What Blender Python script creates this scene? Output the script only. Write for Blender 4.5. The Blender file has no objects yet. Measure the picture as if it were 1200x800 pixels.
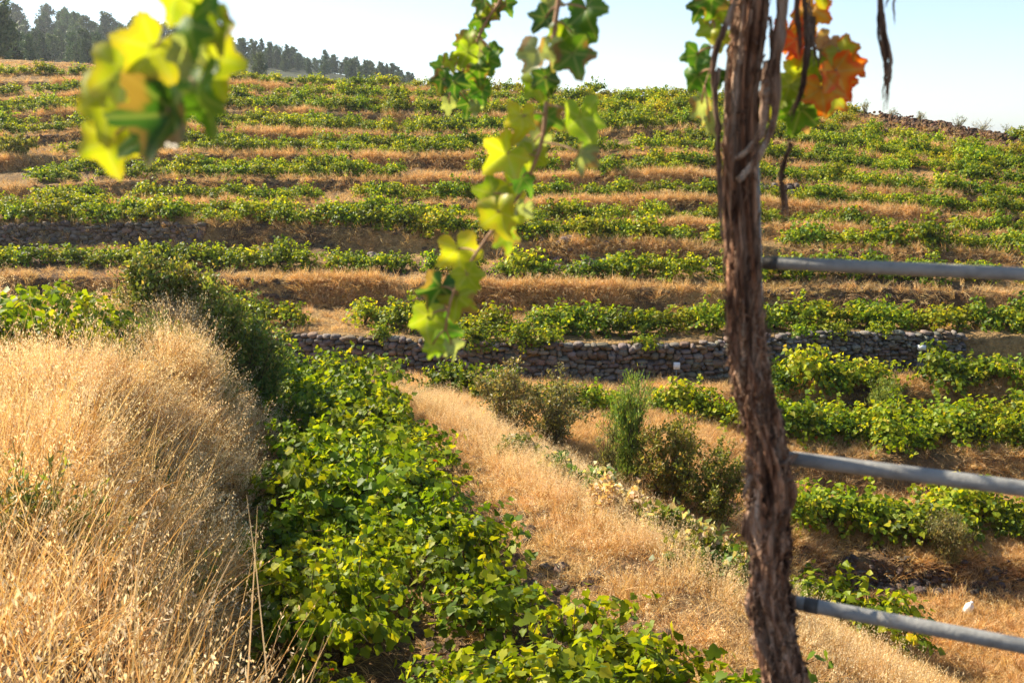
import bpy, math, random
import numpy as np

R = math.radians
rng = np.random.default_rng(7)
random.seed(7)
scn = bpy.context.scene
col = scn.collection

# ------------------------------------------------------------------ camera
PITCH = R(10.9)
F = 1167.0                                   # focal length in photo pixels (1200 wide)
cam = bpy.data.cameras.new('camera')
cam.sensor_width = 36.0
cam.lens = 36.0 * F / 1200.0
cam.clip_start = 0.05
cam.clip_end = 6000
cam.dof.use_dof = True
cam.dof.focus_distance = 19.0
cam.dof.aperture_fstop = 7.0
cam_o = bpy.data.objects.new('camera', cam)
cam_o.rotation_euler = (math.pi / 2 - PITCH, 0, 0)
col.objects.link(cam_o)
scn.camera = cam_o

# ------------------------------------------------------------------ sky and sun
SUN_AZ = R(-62)        # measured from +Y (view direction) towards +X; negative = left
SUN_EL = R(40)
sd = (math.sin(SUN_AZ) * math.cos(SUN_EL), math.cos(SUN_AZ) * math.cos(SUN_EL), math.sin(SUN_EL))
world = bpy.data.worlds.new('World')
scn.world = world
world.use_nodes = True
wn = world.node_tree
bg = wn.nodes['Background']
sky = wn.nodes.new('ShaderNodeTexSky')
sky.sky_type = 'NISHITA'
sky.sun_disc = False
sky.sun_elevation = SUN_EL
sky.sun_rotation = SUN_AZ
sky.altitude = 600
sky.air_density = 1.0
sky.dust_density = 0.5
sky.ozone_density = 1.0
wn.links.new(sky.outputs[0], bg.inputs[0])
bg.inputs[1].default_value = 0.085
sun = bpy.data.lights.new('sun', 'SUN')
sun.energy = 5.0
sun.angle = R(0.5)
sun.color = (1.0, 0.88, 0.69)
sun_o = bpy.data.objects.new('sun', sun)
from mathutils import Vector
sun_o.rotation_euler = Vector(sd).to_track_quat('Z', 'Y').to_euler()
col.objects.link(sun_o)
scn.view_settings.view_transform = 'Standard'
scn.view_settings.look = 'None'
scn.view_settings.gamma = 1
scn.view_settings.exposure = 1.36
HAZE = 0.00024
scn.cycles.use_denoising = True
scn.cycles.max_bounces = 8
scn.cycles.transparent_max_bounces = 8
scn.cycles.volume_bounces = 0

# ------------------------------------------------------------------ helpers
cp, sp = math.cos(PITCH), math.sin(PITCH)
def tan_e(py):
    v = (400.0 - np.asarray(py, float)) / F
    return (v * cp - sp) / (cp + v * sp)
def at(px, py, Y):
    """point seen at photo pixel (px, py) at forward distance Y"""
    v = (400.0 - py) / F
    dy = cp + v * sp
    t = Y / dy
    return np.array([t * (px - 600.0) / F, Y, t * (v * cp - sp)])
def pix(P):
    P = np.asarray(P, float)
    d = P[..., 1] * cp - P[..., 2] * sp
    u = P[..., 1] * sp + P[..., 2] * cp
    return 600 + F * P[..., 0] / d, 400 - F * u / d

_tab = np.random.default_rng(3).random((256, 256))
def vnoise(x, y):
    x = np.asarray(x, float); y = np.asarray(y, float)
    xi = np.floor(x).astype(int); yi = np.floor(y).astype(int)
    fx = x - xi; fy = y - yi
    fx = fx * fx * (3 - 2 * fx); fy = fy * fy * (3 - 2 * fy)
    g = lambda a, b: _tab[a & 255, b & 255]
    return (g(xi, yi) * (1 - fx) + g(xi + 1, yi) * fx) * (1 - fy) + (g(xi, yi + 1) * (1 - fx) + g(xi + 1, yi + 1) * fx) * fy
def fbm(x, y, o=4):
    s = 0; a = 0.5
    for i in range(o):
        s = s + a * vnoise(x * 2 ** i + 17.3 * i, y * 2 ** i - 9.1 * i); a *= 0.5
    return s - 0.47

def make_mesh(name, V, faces, cols=None, smooth=False, mat=None):
    """faces: list of (n,k) int arrays"""
    V = np.asarray(V, np.float32)
    me = bpy.data.meshes.new(name)
    me.vertices.add(len(V)); me.vertices.foreach_set('co', V.ravel())
    faces = [np.asarray(f, np.int32) for f in faces if len(f)]
    loops = np.concatenate([f.ravel() for f in faces])
    tot = np.concatenate([np.full(len(f), f.shape[1], np.int32) for f in faces])
    start = np.concatenate([[0], np.cumsum(tot)[:-1]]).astype(np.int32)
    me.loops.add(len(loops)); me.loops.foreach_set('vertex_index', loops)
    me.polygons.add(len(tot)); me.polygons.foreach_set('loop_start', start); me.polygons.foreach_set('loop_total', tot)
    if smooth: me.polygons.foreach_set('use_smooth', np.ones(len(tot), bool))
    if cols is not None:
        c = np.ones((len(V), 4), np.float32); c[:, :3] = cols
        a = me.color_attributes.new('Col', 'FLOAT_COLOR', 'POINT'); a.data.foreach_set('color', c.ravel())
    me.update(calc_edges=True); me.validate()
    if mat: me.materials.append(mat)
    return me

class MB:
    """collects pieces into one mesh"""
    def __init__(s): s.v = []; s.f = {}; s.c = []; s.n = 0
    def add(s, V, Fs, C=(1, 1, 1)):
        V = np.asarray(V, float).reshape(-1, 3)
        for f in Fs:
            f = np.asarray(f, int)
            if len(f): s.f.setdefault(f.shape[1], []).append(f + s.n)
        C = np.asarray(C, float)
        s.c.append(np.broadcast_to(C, (len(V), 3)) if C.ndim == 1 else C)
        s.v.append(V); s.n += len(V)
    def tube(s, P, rad, n=6, C=(1, 1, 1), cap=True):
        P = np.asarray(P, float); m = len(P); rad = np.broadcast_to(np.asarray(rad, float), (m,))
        T = np.gradient(P, axis=0); T /= np.linalg.norm(T, axis=1)[:, None] + 1e-9
        ref = np.array([0, 0, 1.0]) if abs(T[:, 2]).mean() < 0.8 else np.array([1.0, 0, 0])
        A = np.cross(T, ref); A /= np.linalg.norm(A, axis=1)[:, None] + 1e-9
        B = np.cross(T, A)
        th = np.arange(n) * 2 * np.pi / n
        V = P[:, None] + rad[:, None, None] * (np.cos(th)[None, :, None] * A[:, None] + np.sin(th)[None, :, None] * B[:, None])
        i, j = np.meshgrid(np.arange(m - 1), np.arange(n), indexing='ij')
        q = np.stack([i * n + j, i * n + (j + 1) % n, (i + 1) * n + (j + 1) % n, (i + 1) * n + j], -1).reshape(-1, 4)
        V = V.reshape(-1, 3)
        if cap:
            V = np.concatenate([V, P[:1], P[-1:]]); k = m * n
            jj = np.arange(n)
            t1 = np.stack([np.full(n, k), (jj + 1) % n, jj], -1)
            t2 = np.stack([np.full(n, k + 1), (m - 1) * n + jj, (m - 1) * n + (jj + 1) % n], -1)
            s.add(V, [q, np.concatenate([t1, t2])], C)
        else: s.add(V, [q], C)
    def mesh(s, name, mat, smooth=False):
        return make_mesh(name, np.concatenate(s.v), [np.concatenate(x) for x in s.f.values()], np.concatenate(s.c), smooth, mat)

def obj(name, me, parent=None, loc=None):
    o = bpy.data.objects.new(name, me); col.objects.link(o)
    if parent is not None: o.parent = parent
    if loc is not None: o.location = loc
    return o
def tag(o, label=None, cat=None, group=None, kind=None):
    if label: o['label'] = label
    if cat: o['category'] = cat
    if group: o['group'] = group
    if kind: o['kind'] = kind
    return o
def empty(name, loc=(0, 0, 0), rz=0, scale=None):
    o = bpy.data.objects.new(name, None); o.location = loc; o.rotation_euler = (0, 0, rz)
    o.empty_display_size = 0.1
    if scale is not None: o.scale = (scale,) * 3 if np.isscalar(scale) else scale
    col.objects.link(o); return o
def unit(a): return a / (np.linalg.norm(a, axis=-1, keepdims=True) + 1e-9)

# ------------------------------------------------------------------ materials
def new_mat(name):
    m = bpy.data.materials.new(name); m.use_nodes = True
    n = m.node_tree.nodes; n.clear()
    out = n.new('ShaderNodeOutputMaterial')
    return m, m.node_tree, out
def N(nt, t, **kw):
    n = nt.nodes.new(t)
    for k, v in kw.items():
        if hasattr(n, k): setattr(n, k, v)
        else: n.inputs[k].default_value = v
    return n
def leafy(name, trans=0.5, rough=0.45, tint=(1.5, 1.25, 0.5), vary=0.25, spec=0.4, huev=0.03):
    m, nt, out = new_mat(name); L = nt.links.new
    a = N(nt, 'ShaderNodeVertexColor', layer_name='Col')
    oi = N(nt, 'ShaderNodeObjectInfo')
    hs = N(nt, 'ShaderNodeHueSaturation')
    mr = N(nt, 'ShaderNodeMapRange'); mr.inputs[3].default_value = 1 - vary; mr.inputs[4].default_value = 1 + vary
    L(oi.outputs['Random'], mr.inputs[0]); L(mr.outputs[0], hs.inputs['Value'])
    mh = N(nt, 'ShaderNodeMapRange'); mh.inputs[3].default_value = 0.5 - huev; mh.inputs[4].default_value = 0.5 + huev
    ml = N(nt, 'ShaderNodeMath', operation='MULTIPLY'); ml.inputs[1].default_value = 7.31
    fr = N(nt, 'ShaderNodeMath', operation='FRACT')
    L(oi.outputs['Random'], ml.inputs[0]); L(ml.outputs[0], fr.inputs[0]); L(fr.outputs[0], mh.inputs[0]); L(mh.outputs[0], hs.inputs['Hue'])
    L(a.outputs[0], hs.inputs['Color'])
    p = N(nt, 'ShaderNodeBsdfPrincipled'); p.inputs['Roughness'].default_value = rough
    p.inputs['Specular IOR Level'].default_value = spec
    L(hs.outputs[0], p.inputs['Base Color'])
    mx = N(nt, 'ShaderNodeMix', data_type='RGBA', blend_type='MULTIPLY'); mx.inputs[0].default_value = 1
    L(hs.outputs[0], mx.inputs[6]); mx.inputs[7].default_value = (*tint, 1)
    t = N(nt, 'ShaderNodeBsdfTranslucent'); L(mx.outputs[2], t.inputs[0])
    ms = N(nt, 'ShaderNodeMixShader'); ms.inputs[0].default_value = trans
    L(p.outputs[0], ms.inputs[1]); L(t.outputs[0], ms.inputs[2]); L(ms.outputs[0], out.inputs[0])
    return m
def rough_mat(name, ramp, scale=8, rough=0.9, bump=0.4, bscale=30, vcol=False, stretch=(1, 1, 1), detail=6, spec=0.2, metallic=0.0):
    m, nt, out = new_mat(name); L = nt.links.new
    tc = N(nt, 'ShaderNodeTexCoord'); mp = N(nt, 'ShaderNodeMapping'); mp.inputs['Scale'].default_value = stretch
    L(tc.outputs['Object'], mp.inputs[0])
    n1 = N(nt, 'ShaderNodeTexNoise'); n1.inputs['Scale'].default_value = scale; n1.inputs['Detail'].default_value = detail; n1.inputs['Roughness'].default_value = 0.65
    L(mp.outputs[0], n1.inputs['Vector'])
    cr = N(nt, 'ShaderNodeValToRGB'); e = cr.color_ramp.elements
    while len(e) < len(ramp): e.new(0.5)
    for el, (p_, c_) in zip(e, ramp): el.position = p_; el.color = (*c_, 1)
    L(n1.outputs[0], cr.inputs[0])
    p = N(nt, 'ShaderNodeBsdfPrincipled'); p.inputs['Roughness'].default_value = rough
    p.inputs['Specular IOR Level'].default_value = spec; p.inputs['Metallic'].default_value = metallic
    c = cr.outputs[0]
    if vcol:
        a = N(nt, 'ShaderNodeVertexColor', layer_name='Col')
        mx = N(nt, 'ShaderNodeMix', data_type='RGBA', blend_type='MULTIPLY'); mx.inputs[0].default_value = 1
        L(c, mx.inputs[6]); L(a.outputs[0], mx.inputs[7]); c = mx.outputs[2]
    L(c, p.inputs['Base Color'])
    n2 = N(nt, 'ShaderNodeTexNoise'); n2.inputs['Scale'].default_value = bscale; n2.inputs['Detail'].default_value = 8
    L(mp.outputs[0], n2.inputs['Vector'])
    b = N(nt, 'ShaderNodeBump'); b.inputs['Strength'].default_value = bump; b.inputs['Distance'].default_value = 0.15 if name == 'soil' else 0.05
    L(n2.outputs[0], b.inputs['Height']); L(b.outputs[0], p.inputs['Normal'])
    L(p.outputs[0], out.inputs[0])
    return m
M_leaf = leafy('grape_leaf', 0.52, 0.5, spec=.28, tint=(1.5, 1.25, 0.4), huev=.014)
M_close = leafy('close_leaf', 0.5, 0.45, tint=(1.25, 1.25, 0.45), vary=0.1, huev=0.01)
M_shrub = leafy('shrub_leaf', 0.42, 0.5, vary=0.15)
M_pine = leafy('pine_needles', 0.15, 0.6, tint=(1.2, 1.2, 0.8), vary=0.3)
M_grass = leafy('dry_grass', 0.4, 0.7, tint=(1.15, 0.98, 0.7), vary=0.22, spec=0.25, huev=0.012)
M_soil = rough_mat('soil', [(0.3, (0.45, 0.42, 0.40)), (0.5, (0.9, 0.9, 0.9)), (0.7, (1.45, 1.4, 1.35))], 5, 0.95, 1.0, 14, vcol=True, detail=10)
M_stone = rough_mat('stone', [(0.3, (0.55, 0.55, 0.55)), (0.55, (1, 1, 1)), (0.8, (1.35, 1.3, 1.2))], 7, 0.9, 0.7, 25, vcol=True)
M_wood = rough_mat('vine_wood', [(0.3, (0.03, 0.019, 0.012)), (0.55, (0.11, 0.07, 0.045)), (0.8, (0.22, 0.155, 0.105))], 30, 0.9, 0.6, 60)
M_bark = rough_mat('shaggy_bark', [(0.33, (0.035, 0.02, 0.014)), (0.43, (0.22, 0.125, 0.08)), (0.53, (0.50, 0.33, 0.23)), (0.66, (0.76, 0.61, 0.48))], 34, 0.85, 1.0, 120, vcol=True, stretch=(1.6, 1.6, 0.16))
M_metal = rough_mat('galvanised', [(0.3, (0.14, 0.14, 0.135)), (0.5, (0.22, 0.22, 0.21)), (0.62, (0.25, 0.245, 0.23)), (0.72, (0.20, 0.16, 0.12))], 25, 0.6, 0.12, 120, spec=0.35, metallic=0.0)
M_tape = rough_mat('black_tape', [(0.3, (0.04, 0.037, 0.033)), (0.7, (0.08, 0.075, 0.07))], 25, 0.6, 0.2, 100)
M_white = rough_mat('white_plastic', [(0.3, (0.7, 0.7, 0.68)), (0.7, (0.82, 0.82, 0.8))], 12, 0.5, 0.05, 60)

# ------------------------------------------------------------------ terrain
KX = np.array([-400, 0, 200, 400, 600, 800, 1000, 1200, 1600.])
LIPS = [   # photo rows of terrace lips on the far slope, near to far: y at KX, face height in px at KX
    ([387, 383, 383, 393, 402, 402, 389, 393, 400], [44, 44, 44, 44, 44, 42, 40, 30, 30]),
    ([325, 325, 325, 328, 336, 338, 337, 345, 350], [34, 34, 34, 34, 36, 34, 34, 28, 28]),
    ([263, 263, 261, 268, 283, 290, 293, 297, 300], [30, 30, 28, 30, 26, 20, 13, 12, 12]),
    ([252, 252, 252, 256, 266, 263, 271, 276, 280], [3, 3, 3, 4, 8, 10, 16, 14, 14]),
    ([240, 240, 240, 238, 240, 233, 246, 256, 260], [4, 4, 6, 12, 14, 17, 19, 17, 17]),
    ([221, 221, 210, 212, 210, 204, 226, 240, 244], [22, 22, 24, 14, 18, 12, 12, 4, 4]),
    ([188, 188, 178, 183, 186, 180, 204, 222, 228], [14, 14, 18, 12, 14, 12, 4, 4, 4]),
    ([162, 162, 150, 158, 160, 152, 182, 204, 210], [12, 12, 14, 12, 10, 5, 4, 4, 4]),
    ([138, 138, 126, 132, 138, 134, 164, 188, 194], [8, 8, 9, 13, 8, 3, 6, 10, 10]),
    ([119, 119, 108, 116, 122, 122, 150, 179, 185], [8, 8, 8, 6, 5, 3, 9, 9, 9]),
    ([97, 97, 95, 105, 113, 117, 141, 171, 178], [7, 7, 6, 5, 4, 2, 5, 4, 4]),
]
CREST = [62, 68, 80, 96, 107, 114, 132, 165, 180]
RIDGE = [-20, 36, 52, 86, 128, 170, 200, 220, 240]
UG = np.arange(-500, 1701, 4.0)                          # columns (photo px)
def depth_of(py): return 14.58 / (0.28 - tan_e(py))
def colint(vals): return np.interp(UG, KX, np.asarray(vals, float))
prof_Y = []; prof_z = []
# valley floor below the wall, hand-measured
VK = np.array([-400, 330, 480, 620, 740, 870, 1000, 1200, 1600.])
def vk(vals): return np.interp(UG, VK, np.asarray(vals, float))
low = [  # (Y, z) per VK column, near to far
    ([3] * 9,                                              [-8, -8, -8, -8.5, -9, -9.6, -9.6, -9.6, -9.6]),
    ([14, 14, 14, 14, 14, 15, 16.8, 16.8, 17],             [-6.8, -6.8, -6.8, -7.2, -7.9, -8.4, -9.6, -9.7, -9.7]),
    ([19, 19, 19, 19, 18, 19, 20.5, 20.6, 20.7],          [-6.4, -6.4, -6.5, -6.8, -7.3, -7.8, -9.55, -9.6, -9.6]),
    ([20, 20, 20, 20, 20, 20.5, 20.8, 20.9, 21],           [-6.4, -6.4, -6.5, -6.7, -7.0, -7.7, -8.95, -9.0, -9.0]),
    ([23, 23, 23, 23, 23, 23.9, 24.45, 24.6, 24.5],           [-6.3, -6.3, -6.4, -6.6, -6.95, -7.75, -8.8, -8.75, -8.7]),
    ([24, 24, 24, 24, 24, 24.6, 25.0, 25.2, 25],           [-6.3, -6.3, -6.4, -6.65, -6.9, -7.6, -7.92, -7.9, -7.9]),
    ([27.5, 27.5, 27.5, 27.5, 27.5, 28.2, 28.8, 28.9, 28.9], [-6.4, -6.5, -6.7, -6.85, -7.05, -7.6, -7.8, -7.75, -7.7]),
    ([28, 28, 28, 28, 28, 28.6, 29.1, 29.2, 29.2],         [-6.5, -6.55, -6.75, -6.9, -7.05, -7.2, -7.18, -7.1, -7.1]),
]
for a, b in low: prof_Y.append(vk(a)); prof_z.append(vk(b))
lipY = []; footY = []; lipZ = []; footZ = []
for k, (ly, fh) in enumerate(LIPS):
    wob = 1.8 * (fbm(UG / 60.0 + 31 * k, np.full_like(UG, 5.0 * k), 3)) * 2 if k else 0
    y = colint(ly) + wob
    h = np.maximum(colint(fh) * (1 + 1.0 * fbm(UG / 45.0 + 11 * k, np.full_like(UG, 3.0 * k), 3)), 1.0)
    if k == 0: h = colint(fh)
    Y = depth_of(y); z = Y * tan_e(y)
    hm = h * Y / F
    Yf = Y - (0.12 if k == 0 else 0.33) * hm
    zf = Yf * tan_e(y + h)
    if k == 0: Yf = Y - 0.15
    lipY.append(Y); footY.append(Yf); lipZ.append(z); footZ.append(zf)
    prof_Y += [Yf, Y]; prof_z += [zf, z]
yc = colint(CREST) + 2 * fbm(UG / 70.0, np.full_like(UG, 77.0), 3) * 2
Yc = depth_of(yc)
prof_Y += [Yc]; prof_z += [Yc * tan_e(yc)]
ec = tan_e(yc); er = tan_e(colint(RIDGE))
for Yv, f, d in ((1.12, 0, -0.012), (None, 0, -0.008), (230, 0.0, 0.0), (300, 0.45, 0.0), (390, 1.0, 0.0)):
    Yk = Yc * 1.12 if Yv == 1.12 else (np.full_like(UG, 150.0) if Yv is None else np.full_like(UG, float(Yv)))
    e = ec * (1 - f) + er * f + d
    e = np.where(er < ec - 0.004, np.minimum(e, ec - 0.02), e)
    prof_Y.append(Yk); prof_z.append(Yk * e)
prof_Y.append(np.full_like(UG, 520.0)); prof_z.append(390 * er - 6)
prof_Y.append(np.full_like(UG, 3000.0)); prof_z.append(np.full_like(UG, -60.0))
PY = np.array(prof_Y); PZ = np.array(prof_z)              # (K, columns)
PY = np.maximum.accumulate(PY + np.arange(len(PY))[:, None] * 1e-4, axis=0)
def profile(px, Y):
    c = np.clip((px - UG[0]) / 4.0, 0, len(UG) - 1.001); i = c.astype(int); f = c - i
    out = np.full(np.shape(Y), np.nan)
    yk = PY[:, i] * (1 - f) + PY[:, i + 1] * f; zk = PZ[:, i] * (1 - f) + PZ[:, i + 1] * f
    out = np.where(Y <= yk[0], zk[0], zk[-1])
    for k in range(len(PY) - 1):
        m = (Y > yk[k]) & (Y <= yk[k + 1])
        t = (Y - yk[k]) / np.maximum(yk[k + 1] - yk[k], 1e-4)
        out = np.where(m, zk[k] + t * (zk[k + 1] - zk[k]), out)
    return out
ER = ([3, 8, 10, 12, 14.5, 17.3, 19, 22, 25, 30], [4.2, 3.6, 3.0, 2.3, 1.1, 0.0, -0.7, -2.2, -3.8, -6])
VR = ([5, 8, 9.3, 10, 12, 14.4, 19, 22, 25], [2.6, 2.3, 1.5, 0.8, 0.1, -0.75, -1.95, -3.0, -4.2])
EL = ([2, 4.4, 8, 12, 16, 19, 22], [-1.2, -2.2, -3.9, -5.1, -5.6, -6.4, -8.0])
def edgeR(Y): return np.interp(Y, *ER)
def edgeL(Y): return np.interp(Y, *EL)
def smax(a, b, k=0.25):
    h = np.clip(0.5 + 0.5 * (a - b) / k, 0, 1)
    return b * (1 - h) + a * h + k * h * (1 - h)
def height(X, Y):
    X = np.asarray(X, float); Y = np.asarray(Y, float)
    Ys = np.maximum(Y, 0.3)
    px = 600 + F * X / Ys
    z = profile(np.clip(px, -480, 1680), Ys)
    near = Y < 34
    wob = 0.5 * fbm(X / 2.5, Y / 2.5, 3)
    zt = -5.3 - 0.02 * (Y - 8)
    zt = np.minimum(zt, zt - 0.55 * (X - edgeR(Y) + wob)); zt = np.minimum(zt, zt - 0.6 * (Y - 24.6))
    zp = -2.3 - np.interp(Y, [4, 15, 19], [0, .85, 1.0]) + 0.75 * fbm(X / 2.6, Y / 2.6, 3)
    mound = 1.55 * np.exp(-((X + 12.3) / 1.9) ** 2 - ((Y - 21.0) / 2.6) ** 2)
    zpl = np.minimum(zp, zp - 1.55 * (X - edgeL(Y) + 1.2 * wob)); zpl = np.minimum(zpl, zp - 0.9 * (Y - 19.5)) + mound
    zc = np.minimum(-1.72, -1.72 - 1.35 * (Y - 2.6))
    g = np.maximum(z, -50)
    g2 = smax(smax(smax(g, zt), zpl, 0.4), zc, 0.2)
    z = np.where(near, g2, z)
    amp = np.clip(Y / 60, 0.3, 1.0)
    z = z + amp * (0.14 * fbm(X * 1.3, Y * 1.3, 3) + 0.16 * fbm(X * 3.2, Y * 3.2, 3))
    return z
def H(x, y): return float(height(np.array([x]), np.array([y]))[0])

azd = np.concatenate([np.linspace(-180, -46, 40)[:-1], np.linspace(-46, -36, 60)[:-1], np.linspace(-36, 36, 820), np.linspace(36, 46, 60)[1:], np.linspace(46, 180, 40)[1:]])
rad = np.concatenate([np.linspace(0.4, 6, 45)[:-1], np.linspace(6, 31, 300)[:-1], np.linspace(31, 82, 560)[:-1], np.geomspace(82, 3000, 130)])
AZ, RD = np.meshgrid(np.radians(azd), rad, indexing='ij')
# radial distance measured along Y inside the dense fan so that rows stay level
GX = RD * np.sin(AZ); GY = RD * np.cos(AZ)
fan = np.abs(AZ) < R(50)
GX = np.where(fan, RD * np.tan(np.clip(AZ, -R(50), R(50))), GX * 1.5); GY = np.where(fan, RD, GY * 1.5)
GZ = np.where(GY > 0.3, height(GX, np.maximum(GY, 0.3)), -1.72 + 0.12 * fbm(GX, GY, 3))
na, nr = AZ.shape
V = np.stack([GX, GY, GZ], -1).reshape(-1, 3)
i, j = np.meshgrid(np.arange(na - 1), np.arange(nr - 1), indexing='ij')
Q = np.stack([i * nr + j, (i + 1) * nr + j, (i + 1) * nr + j + 1, i * nr + j + 1], -1).reshape(-1, 4)
# soil pigment: straw litter vs bare reddish earth
litter = np.clip(0.38 + 2.2 * fbm(GX / 2.2, GY / 2.2, 5), 0, 1)
ca = np.array([0.12, 0.072, 0.038]); cb = np.array([0.40, 0.26, 0.105])
far = np.clip((GY - 120) / 60, 0, 1)[..., None]
C = (ca + (cb - ca) * litter[..., None]) * (1 - far) + np.array([0.06, 0.07, 0.035]) * far
ground = obj('hillside', make_mesh('hillside', V, [Q], C.reshape(-1, 3), True, M_soil))
tag(ground, 'terraced earth hillside with bare soil and straw litter', 'hillside', kind='structure')

# ------------------------------------------------------------------ leaf and plant builders
half = [(0.0, 0.0), (.16, -.15), (.40, -.13), (.43, .06), (.60, .24), (.51, .46), (.35, .53), (.23, .80), (0, 1.0)]
NEAR_T = np.array([(x, y) for x, y in half] + [(-x, y) for x, y in half[-2:0:-1]] + [(0, .33)])
NEAR_F = np.array([(len(NEAR_T) - 1, a, (a + 1) % (len(NEAR_T) - 1)) for a in range(len(NEAR_T) - 1)])
FAR_T = np.array([(0, -.05), (.5, .25), (0.22, .75), (0, 1.0), (-.22, .75), (-.5, .25)])
FAR_F = np.array([(0, 1, 2), (0, 2, 3), (0, 3, 4), (0, 4, 5)])
OV_T = np.array([(0, 0), (.26, .4), (0, 1.0), (-.26, .4)]); OV_F = np.array([(0, 1, 2), (0, 2, 3)])
def leaves(mb, P, D, Nn, size, C, T=NEAR_T, Fc=NEAR_F, fold=0.3, rs=rng):
    """place leaves at P, tip direction D, normal Nn, colours C"""
    n = len(P)
    D = unit(D); X = unit(np.cross(D, Nn)); Nn = np.cross(X, D)
    f = fold * (rs.random(n) - 0.25); b = 0.35 * (rs.random(n) - 0.3)
    x = T[None, :, 0] * np.ones((n, 1)); y = T[None, :, 1] * np.ones((n, 1))
    z = np.abs(x) * f[:, None] * 1.3 - b[:, None] * y * y
    s = np.broadcast_to(np.asarray(size, float), (n,))[:, None, None]
    Vv = P[:, None] + s * (x[..., None] * X[:, None] + y[..., None] * D[:, None] + z[..., None] * Nn[:, None])
    k = len(T)
    Fa = (Fc[None] + (np.arange(n) * k)[:, None, None]).reshape(-1, Fc.shape[1])
    mb.add(Vv.reshape(-1, 3), [Fa], np.repeat(C, k, axis=0))
G_DARK = np.array([.055, .115, .009]); G_MID = np.array([.205, .30, .012]); G_YEL = np.array([.40, .43, .02]); G_GOLD = np.array([.40, .33, .04]); G_RED = np.array([.28, .07, .02])
def vine_cols(n, rs, yel=0.25, gold=0.05, red=0.0015):
    t = rs.random(n)[:, None]; c = G_DARK + (G_MID - G_DARK) * t
    u = rs.random(n)
    a = rs.random(n)[:, None]
    c = np.where((u < yel)[:, None], G_MID + (G_YEL - G_MID) * a, c)
    c = np.where((u < gold)[:, None], G_YEL + (G_GOLD - G_YEL) * a, c)
    c = np.where((u < red)[:, None], G_RED, c)
    return c * (0.85 + 0.3 * rs.random((n, 1)))
def vine_mesh(seed, near, yel=0.25, gold=0.05, spread=1.0, n_canes=None, hgt=1.0, dens=1.0):
    rs = np.random.default_rng(seed)
    fol = MB(); wood = MB()
    # gnarled stump with short arms
    base = np.array([[0, 0, -0.1], [.03, .01, .12], [-.02, .03, .26], [0.01, 0, .36]]) + rs.normal(0, .012, (4, 3))
    wood.tube(base, [.055, .045, .04, .05], 7)
    nc = n_canes or int((26 if near else 40))
    for c in range(nc):
        az = 2 * np.pi * (c + rs.random()) / nc; el = rs.uniform(.15, 1.3)
        d = np.array([math.cos(az) * math.cos(el), math.sin(az) * math.cos(el), math.sin(el)])
        L = rs.uniform(.5, 1.05) * spread; st = 0.075 if near else 0.09
        m = max(4, int(L / st)); P = [np.array([.06 * math.cos(az), .06 * math.sin(az), .34])]
        for k in range(m):
            d = d + np.array([0, 0, -0.15]) * (0.6 + 0.8 * k / m) + rs.normal(0, .10, 3); d /= np.linalg.norm(d)
            q = P[-1] + d * st
            q[2] = max(q[2], 0.06)
            P.append(q)
        P = np.array(P); P[:, 2] *= hgt
        wood.tube(P, np.linspace(.008, .003, len(P)), 4, cap=False)
        rep = 3
        Q = np.repeat(P[1:], rep, axis=0); n = len(Q)
        keep = rs.random(n) < 0.86 * dens
        Q = Q[keep]; n = len(Q)
        off = unit(rs.normal(0, 1, (n, 3)) + np.array([0, 0, .35])) * rs.uniform(.04, .13, (n, 1))
        pos = Q + off; pos[:, 2] = np.maximum(pos[:, 2], .04)
        rad_ = pos * np.array([1, 1, .8]) - np.array([0, 0, .25]); nn = unit(off * 2 + unit(rad_) * .9 + np.array([0, 0, .45]) + rs.normal(0, .4, (n, 3)))
        dd = unit(off * np.array([1, 1, .3]) * 5 + rs.normal(0, .5, (n, 3)) + np.array([0, 0, -.55]))
        s = rs.uniform(.075, .135, n) * (.86 if near else 1.12)
        cc = vine_cols(n, rs, yel, gold)
        leaves(fol, pos, dd, nn, s, cc, NEAR_T if near else FAR_T, NEAR_F if near else FAR_F, 0.5, rs)
    return fol.mesh('vine_foliage', M_leaf), wood.mesh('vine_trunk', M_wood)
VN = [vine_mesh(100 + s, True, yel=0.22 + .1 * (s % 3), gold=.012, spread=.95 + .1 * (s % 2)) for s in range(7)]
VF = [vine_mesh(200 + s, False, yel=[.2, .3, .45, .6][s % 4] if s < 8 else .95, gold=[.01, .03, .06, .1][s % 4] if s < 8 else .6, spread=.86 + .12 * (s % 3), hgt=1.0 + .12 * (s % 2), dens=1 if s < 8 else .7) for s in range(11)]

def plant_vine(x, y, sc, pool, idx, label, group, rz=None, name='grapevine'):
    fo, wo = pool[idx % len(pool)]
    r = empty(name, (x, y, H(x, y) - 0.02), random.uniform(0, 6.28) if rz is None else rz, (sc * random.uniform(.95, 1.15), sc * random.uniform(.95, 1.15), sc * random.uniform(.85, 1.1)))
    tag(r, label, 'grapevine', group)
    obj('trunk', wo, r); obj('foliage', fo, r)
    return r

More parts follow.
